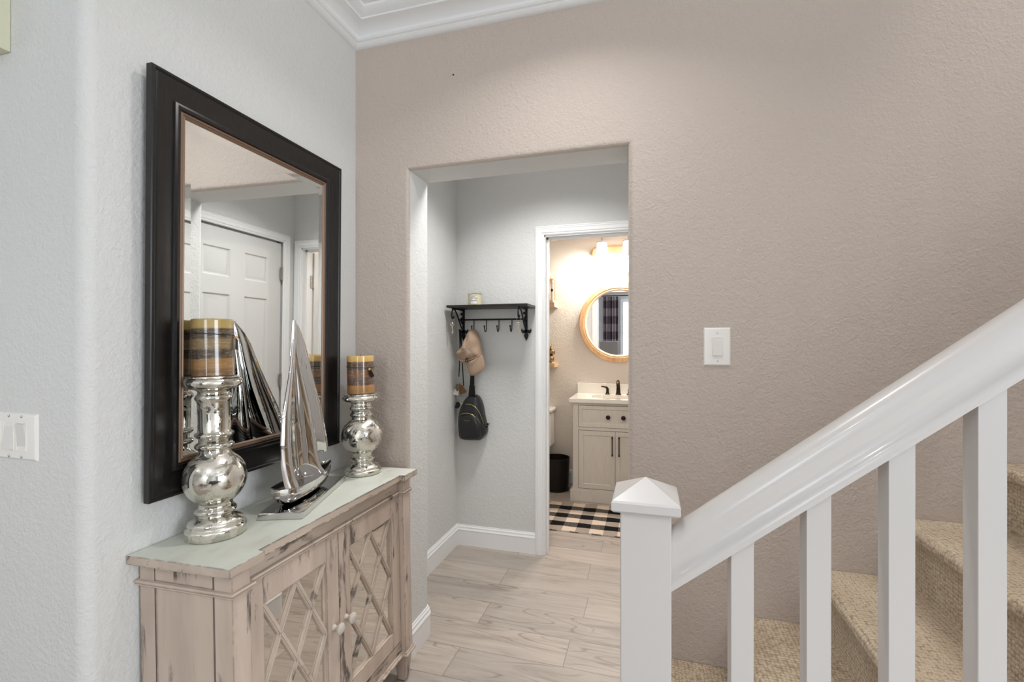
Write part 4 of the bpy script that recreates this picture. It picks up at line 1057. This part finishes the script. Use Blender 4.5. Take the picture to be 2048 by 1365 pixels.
fc = thing('faucet', 'dark bronze widespread faucet with two lever handles on the vanity', 'faucet', (-.28, 4.45, .877))
bm = nb(); fx, fy, fz = -.28, 4.445, .877
lathe(bm, [(.026, 0), (.026, .004), (.021, .008), (.019, .03), (.016, .075), (.0155, .085)], (fx, fy, fz), 24)
pts = spline([(fx, fy, fz+.08), (fx, fy-.004, fz+.105), (fx, fy-.022, fz+.123), (fx, fy-.055, fz+.122), (fx, fy-.085, fz+.103), (fx, fy-.095, fz+.085)], 4, closed=False)
tube(bm, pts, [.0155-.004*i/(len(pts)-1) for i in range(len(pts))], 12); link('spout', bm, BRONZE_D, fc)
for s_ in (-1, 1):
    bm = nb(); x = fx+s_*.098
    lathe(bm, [(.024, 0), (.024, .003), (.016, .008), (.012, .03), (.013, .045), (.010, .055)], (x, fy, fz), 20)
    pts = spline([(x, fy, fz+.045), (x+s_*.006, fy, fz+.060), (x+s_*.025, fy, fz+.069), (x+s_*.058, fy, fz+.073)], 4, closed=False)
    tube(bm, pts, [.0125-.005*i/(len(pts)-1) for i in range(len(pts))], 10); link('lever_handle', bm, BRONZE_D, fc)
# round mirror
rm = thing('round_mirror', 'round honey wood framed mirror above the bathroom vanity', 'mirror', (-.28, YBA, 1.17))
mc = (-.28, YBA-.001, 1.541)
def ringlathe(bm, prof, c, n=72):
    rows = [[bm.verts.new((c[0]+r_*math.cos(2*PI*k/n), c[1]-h_, c[2]+r_*math.sin(2*PI*k/n))) for k in range(n)] for r_, h_ in prof]
    m = len(rows)
    for i in range(m):
        for k in range(n): bm.faces.new((rows[i][k], rows[i][(k+1) % n], rows[(i+1) % m][(k+1) % n], rows[(i+1) % m][k]))
bm = nb(); ringlathe(bm, [(.371, 0), (.371, .022), (.366, .027), (.330, .027), (.325, .024), (.325, 0)], mc); link('frame', bm, HONEY, rm, ang=30)
bm = nb(); ringlathe(bm, [(.3245, .001), (.3245, .021), (.318, .024), (.308, .020), (.302, .010), (.302, .001)], mc); link('inner_lip', bm, LIP, rm, ang=50)
bm = nb(); lathe(bm, [(.304, -.003), (.304, -.006)], mc, 64, axis=1); link('glass', bm, MIRROR_BATH, rm, ang=30)
# vanity light
vl = thing('vanity_light', 'two shade vanity light glowing above the round mirror', 'wall light', (-.307, YBA, 2.12))
bm = nb(); ol = arc(-.07-.06, 2.208, .06, -PI/2, PI/2, 12)+arc(-.542+.06, 2.208, .06, PI/2, 1.5*PI, 12)
prism(bm, ol, 1, YBA-.012, YBA-.001, .002)
ol2 = arc(-.07-.06, 2.208, .046, -PI/2, PI/2, 12)+arc(-.542+.06, 2.208, .046, PI/2, 1.5*PI, 12)
prism(bm, ol2, 1, YBA-.022, YBA-.012, .003); link('back_plate', bm, OAKW, vl)
for sx in (-.425, -.190):
    sy = YBA-.115
    bm = nb(); tube(bm, spline([(sx, YBA-.02, 2.235), (sx, YBA-.06, 2.262), (sx, sy+.015, 2.290), (sx, sy, 2.284)], 4, closed=False), .006, 8); tube(bm, [(sx, sy, 2.284), (sx, sy, 2.335)], .005, 8)
    lathe(bm, [(.020, .006), (.046, .002), (.048, -.004), (.046, -.006)], (sx, sy, 2.284), 28); link('arm', bm, STEEL, vl)
    bm = nb(); lathe(bm, [(.043, .136), (.048, .09), (.055, .04), (.060, 0)], (sx, sy, 2.143), 32, cap=False)
    for (r_, h_) in (): pass
    link('glass_shade', bm, SHADE, vl, label='lit frosted glass shade')
    bm = nb(); ringz = [(sx+.064*math.cos(a), sy+.064*math.sin(a), 2.140) for a in [2*PI*k/28 for k in range(28)]]
    tube(bm, ringz, .004, 6, closed=True)
    for a0 in (0, PI/3, 2*PI/3):
        tube(bm, [(sx+.062*math.cos(a0+PI*k/10*0)*math.cos(PI*k/10), sy+.062*math.sin(a0)*math.cos(PI*k/10), 2.138-.036*math.sin(PI*k/10)) for k in range(11)], .0016, 5)
    link('wire_cage', bm, STEEL, vl)
    point('vanity_bulb', (sx, sy, 2.13), 38, (1, .95, .89), .035)
# floating shelves over the toilet and what stands on them
for z0, z1, lab in ((1.692, 1.735, 'upper floating oak shelf behind the bathroom door frame, under the lantern'), (1.124, 1.164, 'lower floating oak shelf holding the gold glass balls')):
    bm = nb(); box(bm, (-1.50, 4.345, z0), (-.858, YBA-.001, z1), .002); tag(link('floating_shelf', bm, OAKW), lab, 'shelf')
lt = thing('lantern', 'small pale wooden lantern on the upper bathroom shelf', 'lantern', (-.955, 4.43, 1.735))
LX, LY, LZ, LH = -.955, 4.43, 1.7352, .078
bm = nb(); box(bm, (LX-LH-.006, LY-LH-.006, LZ), (LX+LH+.006, LY+LH+.006, LZ+.022), .002)
for sx in (-1, 1):
    for sy in (-1, 1): box(bm, (LX+sx*(LH-.006)-.007, LY+sy*(LH-.006)-.007, LZ+.022), (LX+sx*(LH-.006)+.007, LY+sy*(LH-.006)+.007, LZ+.205), .001)
box(bm, (LX-LH, LY-LH, LZ+.198), (LX+LH, LY+LH, LZ+.212), .001); link('frame', bm, LIP, lt)
bm = nb(); L = [[bm.verts.new((LX+a*sx, LY+a*sy, LZ+z)) for sx, sy in ((-1, -1), (1, -1), (1, 1), (-1, 1))] for a, z in ((.090, .212), (.088, .220), (.060, .240), (.040, .268), (.034, .288), (.034, .292))]
for i in range(5):
    for k in range(4): bm.faces.new((L[i][k], L[i][(k+1) % 4], L[i+1][(k+1) % 4], L[i+1][k]))
bm.faces.new(L[0]); bm.faces.new(L[-1]); link('roof', bm, LIP, lt, ang=20)
bm = nb(); lathe(bm, [(.022, .292), (.024, .300), (.020, .312), (.012, .316)], (LX, LY, LZ), 18); tube(bm, [(LX+.02*math.cos(a), LY, LZ+.33+.018*math.sin(a)) for a in [2*PI*k/16 for k in range(16)]], .0025, 6, closed=True); link('hanging_ring', bm, STEEL, lt)
bm = nb()
for sx, sy, ax in ((0, -1, 0), (1, 0, 1)):
    if ax == 0: box(bm, (LX-LH+.012, LY-LH+.004, LZ+.024), (LX+LH-.012, LY-LH+.006, LZ+.197))
    else: box(bm, (LX+LH-.006, LY-LH+.012, LZ+.024), (LX+LH-.004, LY+LH-.012, LZ+.197))
link('glass', bm, GLASS, lt, smooth=False)
bm = nb(); lathe(bm, [(.030, 0), (.030, .085), (.004, .087)], (LX, LY, LZ+.022), 20); link('candle', bm, WAX, lt)
bm = nb(); box(bm, (LX+LH-.014, LY-LH-.010, LZ+.10), (LX+LH+.004, LY-LH-.002, LZ+.125), .002); tube(bm, [(LX+LH-.004, LY-LH-.008, LZ+.112), (LX+LH+.010, LY-LH-.012, LZ+.112)], .003, 6); link('latch', bm, BLACKM, lt)
oc = thing('ornament_jar', 'wooden caddy of gold glass balls on the lower bathroom shelf', 'ornament', (-.955, 4.43, 1.164))
bm = nb(); tube(bm, [(-.97, 4.42, 1.165), (-.97, 4.42, 1.34)], .022, 10); tube(bm, [(-.90, 4.41, 1.30), (-.893, 4.41, 1.345)], .006, 8); tube(bm, [(-.925, 4.40, 1.29), (-.915, 4.40, 1.34)], .006, 8); link('twigs', bm, HONEY, oc)
GB = M('gold_glass', srgb(150, 124, 86), .12, metal=.8).m
for i, (x, y, z, r_) in enumerate([(-.905, 4.40, 1.199, .034), (-.96, 4.385, 1.197, .033), (-.898, 4.42, 1.262, .032), (-.945, 4.41, 1.258, .031), (-.925, 4.455, 1.20, .033), (-1.01, 4.41, 1.197, .033), (-.915, 4.42, 1.305, .018)]):
    bm = nb(); bmesh.ops.create_uvsphere(bm, u_segments=20, v_segments=14, radius=r_, matrix=Matrix.Translation((x, y, z))); link('glass_ball', bm, GB, oc, ang=80)
# toilet
tl = thing('toilet', 'white toilet mostly hidden behind the bathroom door frame', 'toilet', (-1.105, 4.2, 0))
bm = nb(); box(bm, (-1.325, 4.335, .37), (-.892, 4.515, .700), .02, 4); link('tank', bm, CERAMIC, tl)
bm = nb(); box(bm, (-1.338, 4.322, .700), (-.879, 4.525, .732), .009, 3); link('tank_lid', bm, CERAMIC, tl)
bm = nb(); L = []
for z, sx, y0, y1 in ((0, .115, 3.98, 4.40), (.10, .105, 3.98, 4.40), (.22, .12, 3.90, 4.42), (.33, .175, 3.83, 4.42), (.385, .18, 3.81, 4.42)):
    yc, ry = (y0+y1)/2, (y1-y0)/2; L.append([bm.verts.new((-1.108+sx*math.cos(a), yc+ry*math.sin(a), z)) for a in [2*PI*k/28 for k in range(28)]])
for i in range(4):
    for k in range(28): bm.faces.new((L[i][k], L[i][(k+1) % 28], L[i+1][(k+1) % 28], L[i+1][k]))
bm.faces.new(L[0]); bm.faces.new(L[-1]); link('bowl', bm, CERAMIC, tl, ang=50)
bm = nb(); prism(bm, [(-1.108+.185*math.cos(a), 4.09+.27*math.sin(a)) for a in [2*PI*k/28 for k in range(28)]], 2, .386, .415, .006); link('seat', bm, CERAMIC, tl)
# waste bin
wb = thing('waste_bin', 'small black waste bin between toilet and vanity', 'waste bin', (-.835, 4.31, 0))
bm = nb(); lathe(bm, [(.112, .0), (.121, .004), (.121, .016), (.112, .020), (.112, .028), (.124, .288), (.128, .292), (.126, .297), (.120, .296), (.110, .03), (.004, .028)], (0, 0, 0), 40); link('bin_body', bm, M('bin_black', srgb(30, 25, 22), .35, metal=.3).m, wb, local=True)
# rug
rgm = thing('rug', 'black and cream buffalo check rug in front of the vanity', 'rug', (-.33, 3.65, 0))
bm = nb(); nx, ny = 60, 24; rx0, rx1, ry0, ry1 = -.95, .40, 3.345, 3.950
top = [[bm.verts.new((rx0+(rx1-rx0)*i/nx, ry0+(ry1-ry0)*j/ny+.004*math.sin(i*.9)*(j in (0, ny)), .008+.0012*math.sin(i*.8+j*.7))) for j in range(ny+1)] for i in range(nx+1)]
bot = [[bm.verts.new((v.co.x, v.co.y, .0005)) for v in r_] for r_ in top]
for i in range(nx):
    for j in range(ny): bm.faces.new((top[i][j], top[i+1][j], top[i+1][j+1], top[i][j+1])); bm.faces.new((bot[i][j], bot[i+1][j], bot[i+1][j+1], bot[i][j+1]))
for i in range(nx):
    for j in (0, ny): bm.faces.new((top[i][j], top[i+1][j], bot[i+1][j], bot[i][j]))
for j in range(ny):
    for i in (0, nx): bm.faces.new((top[i][j], top[i][j+1], bot[i][j+1], bot[i][j]))
link('woven_body', bm, RUG, rgm, ang=80)
bm = nb()
for k in range(160):
    x = rx0+(rx1-rx0)*(k+.5)/160
    tube(bm, [(x, ry0+.003, .007), (x+random.uniform(-.002, .002), ry0-.007, .003)], .0014, 4)
o = link('fringe', bm, M('fringe_cream', srgb(208, 196, 184), .9).m, rgm); o['kind'] = 'stuff'

# ---------------------------------------------------------------- what the round mirror shows: the front room's window end
cu = thing('curtain', 'grey and plum buffalo plaid curtain panel beside the rear window', 'curtain', (-.96, YR+.08, .05))
bm = nb(); nx = 60; rows = []
for z in (.05, .9, 1.7, 2.55):
    rows.append([bm.verts.new((-1.16+.38*i/nx, YR+.09+.03*math.sin(i*.55)+.01*math.sin(i*.23+z), z)) for i in range(nx+1)])
rb = [[bm.verts.new((v.co.x, v.co.y+.004, v.co.z)) for v in r_] for r_ in rows]
for j in range(3):
    for i in range(nx): bm.faces.new((rows[j][i], rows[j][i+1], rows[j+1][i+1], rows[j+1][i])); bm.faces.new((rb[j][i], rb[j][i+1], rb[j+1][i+1], rb[j+1][i]))
for R1, R2 in ((rows[0], rb[0]), (rows[-1], rb[-1])):
    for i in range(nx): bm.faces.new((R1[i], R1[i+1], R2[i+1], R2[i]))
for i in (0, nx):
    for j in range(3): bm.faces.new((rows[j][i], rows[j+1][i], rb[j+1][i], rb[j][i]))
link('cloth', bm, PLAID, cu, ang=80)
bm = nb(); tube(bm, [(-1.3, YR+.10, 2.57), (.9, YR+.10, 2.57)], .012, 10)
for x in (-1.25, .85): tube(bm, [(x, YR+.10, 2.57), (x, YR+.001, 2.57)], .008, 8)
tag(link('curtain_rod', bm, BLACKM), 'black curtain rod over the rear window', 'curtain rod')
tb = thing('dining_table', 'tall pale topped dining table near the rear window', 'table', (-.75, -2.35, 0))
bm = nb(); box(bm, (-1.35, -2.85, 1.05), (-.15, -1.95, 1.09), .006); link('tabletop', bm, M('pale_tabletop', srgb(150, 152, 165), .3).m, tb)
for sx in (-1.27, -.23):
    for sy in (-2.77, -2.03): bm = nb(); box(bm, (sx-.04, sy-.04, 0), (sx+.04, sy+.04, 1.05), .004); link('leg', bm, SHELFW, tb)
def chair():
    c_ = thing('dining_chair', 'tall grey upholstered chair in front of the plaid curtain', 'chair', (0, 0, 0), group='tall upholstered dining chairs')
    bm = nb(); box(bm, (-.22, -.22, .70), (.22, .22, .78), .02, 3); link('seat', bm, GREYFAB, c_, local=True)
    bm = nb(); box(bm, (-.21, .18, .74), (.21, .24, 1.40), .02, 3); link('backrest', bm, GREYFAB, c_, local=True)
    for sx in (-.19, .19):
        for sy in (-.19, .19): bm = nb(); box(bm, (sx-.02, sy-.02, 0), (sx+.02, sy+.02, .70)); link('leg', bm, SHELFW, c_, local=True)
    return c_
ch = chair(); ch.location = (-.82, -1.75, 0); ch.rotation_euler = (0, 0, .25)
copy_tree(ch, (-.28, -1.70, 0), 'tall grey upholstered chair in front of the rear window pane', rotz=-.2)

# the console leans back a little on its feet, and everything standing on it leans with it
PIV = Matrix.Translation((-1.08, 0, ZT)); LN_ = Matrix.Translation((0, 0, .003)) @ PIV @ Matrix.Rotation(math.radians(-1.4), 4, 'Y') @ PIV.inverted()
bpy.context.view_layer.update()
for o in list(C.objects):
    if o.parent is None and o.get('label') and any(k in o['label'] for k in ('console cabinet with', 'mercury glass candle holder', 'striped pillar candle', 'silver sailboat sculpture')):
        o.matrix_world = LN_ @ o.matrix_world

# added unseen furniture, giving the polished things something dark to mirror
so = thing('added_sofa', 'dark charcoal sofa put in behind the camera for the polished metal to reflect', 'added_sofa', (1.9, -2.0, 0))
FAB = cloth('charcoal_upholstery', srgb(58, 56, 60))
for nm, lo, hi in (('seat_base', (.9, -2.4, .12), (2.9, -1.55, .40)), ('backrest', (.9, -2.65, .12), (2.9, -2.4, .90)), ('armrest', (.68, -2.65, .12), (.9, -1.55, .62)), ('armrest', (2.9, -2.65, .12), (3.12, -1.55, .62)), ('cushion', (.91, -2.39, .401), (1.89, -1.56, .52)), ('cushion', (1.91, -2.39, .401), (2.89, -1.56, .52))):
    bm = nb(); box(bm, lo, hi, .04, 3); link(nm, bm, FAB, so)
for x in (.75, 3.05):
    for y in (-2.6, -1.6): bm = nb(); box(bm, (x-.03, y-.03, 0), (x+.03, y+.03, .12)); link('leg', bm, SHELFW, so)
bk = thing('added_bookcase', 'tall dark walnut bookcase against the right wall put in unseen for the polished metal to reflect', 'added_bookcase', (4.22, .25, 0))  # added out of view as a dark shape for the polished metal
bm = nb()
for y0, y1 in ((-.2, -.17), (.67, .70)): box(bm, (4.05, y0, 0), (4.39, y1, 2.1), .002)
box(bm, (4.375, -.17, 0), (4.39, .67, 2.1)); link('carcass', bm, SHELFW, bk)
for z in (.05, .45, .85, 1.25, 1.65, 2.07): bm = nb(); box(bm, (4.05, -.17, z), (4.375, .67, z+.025), .002); link('shelf', bm, SHELFW, bk)
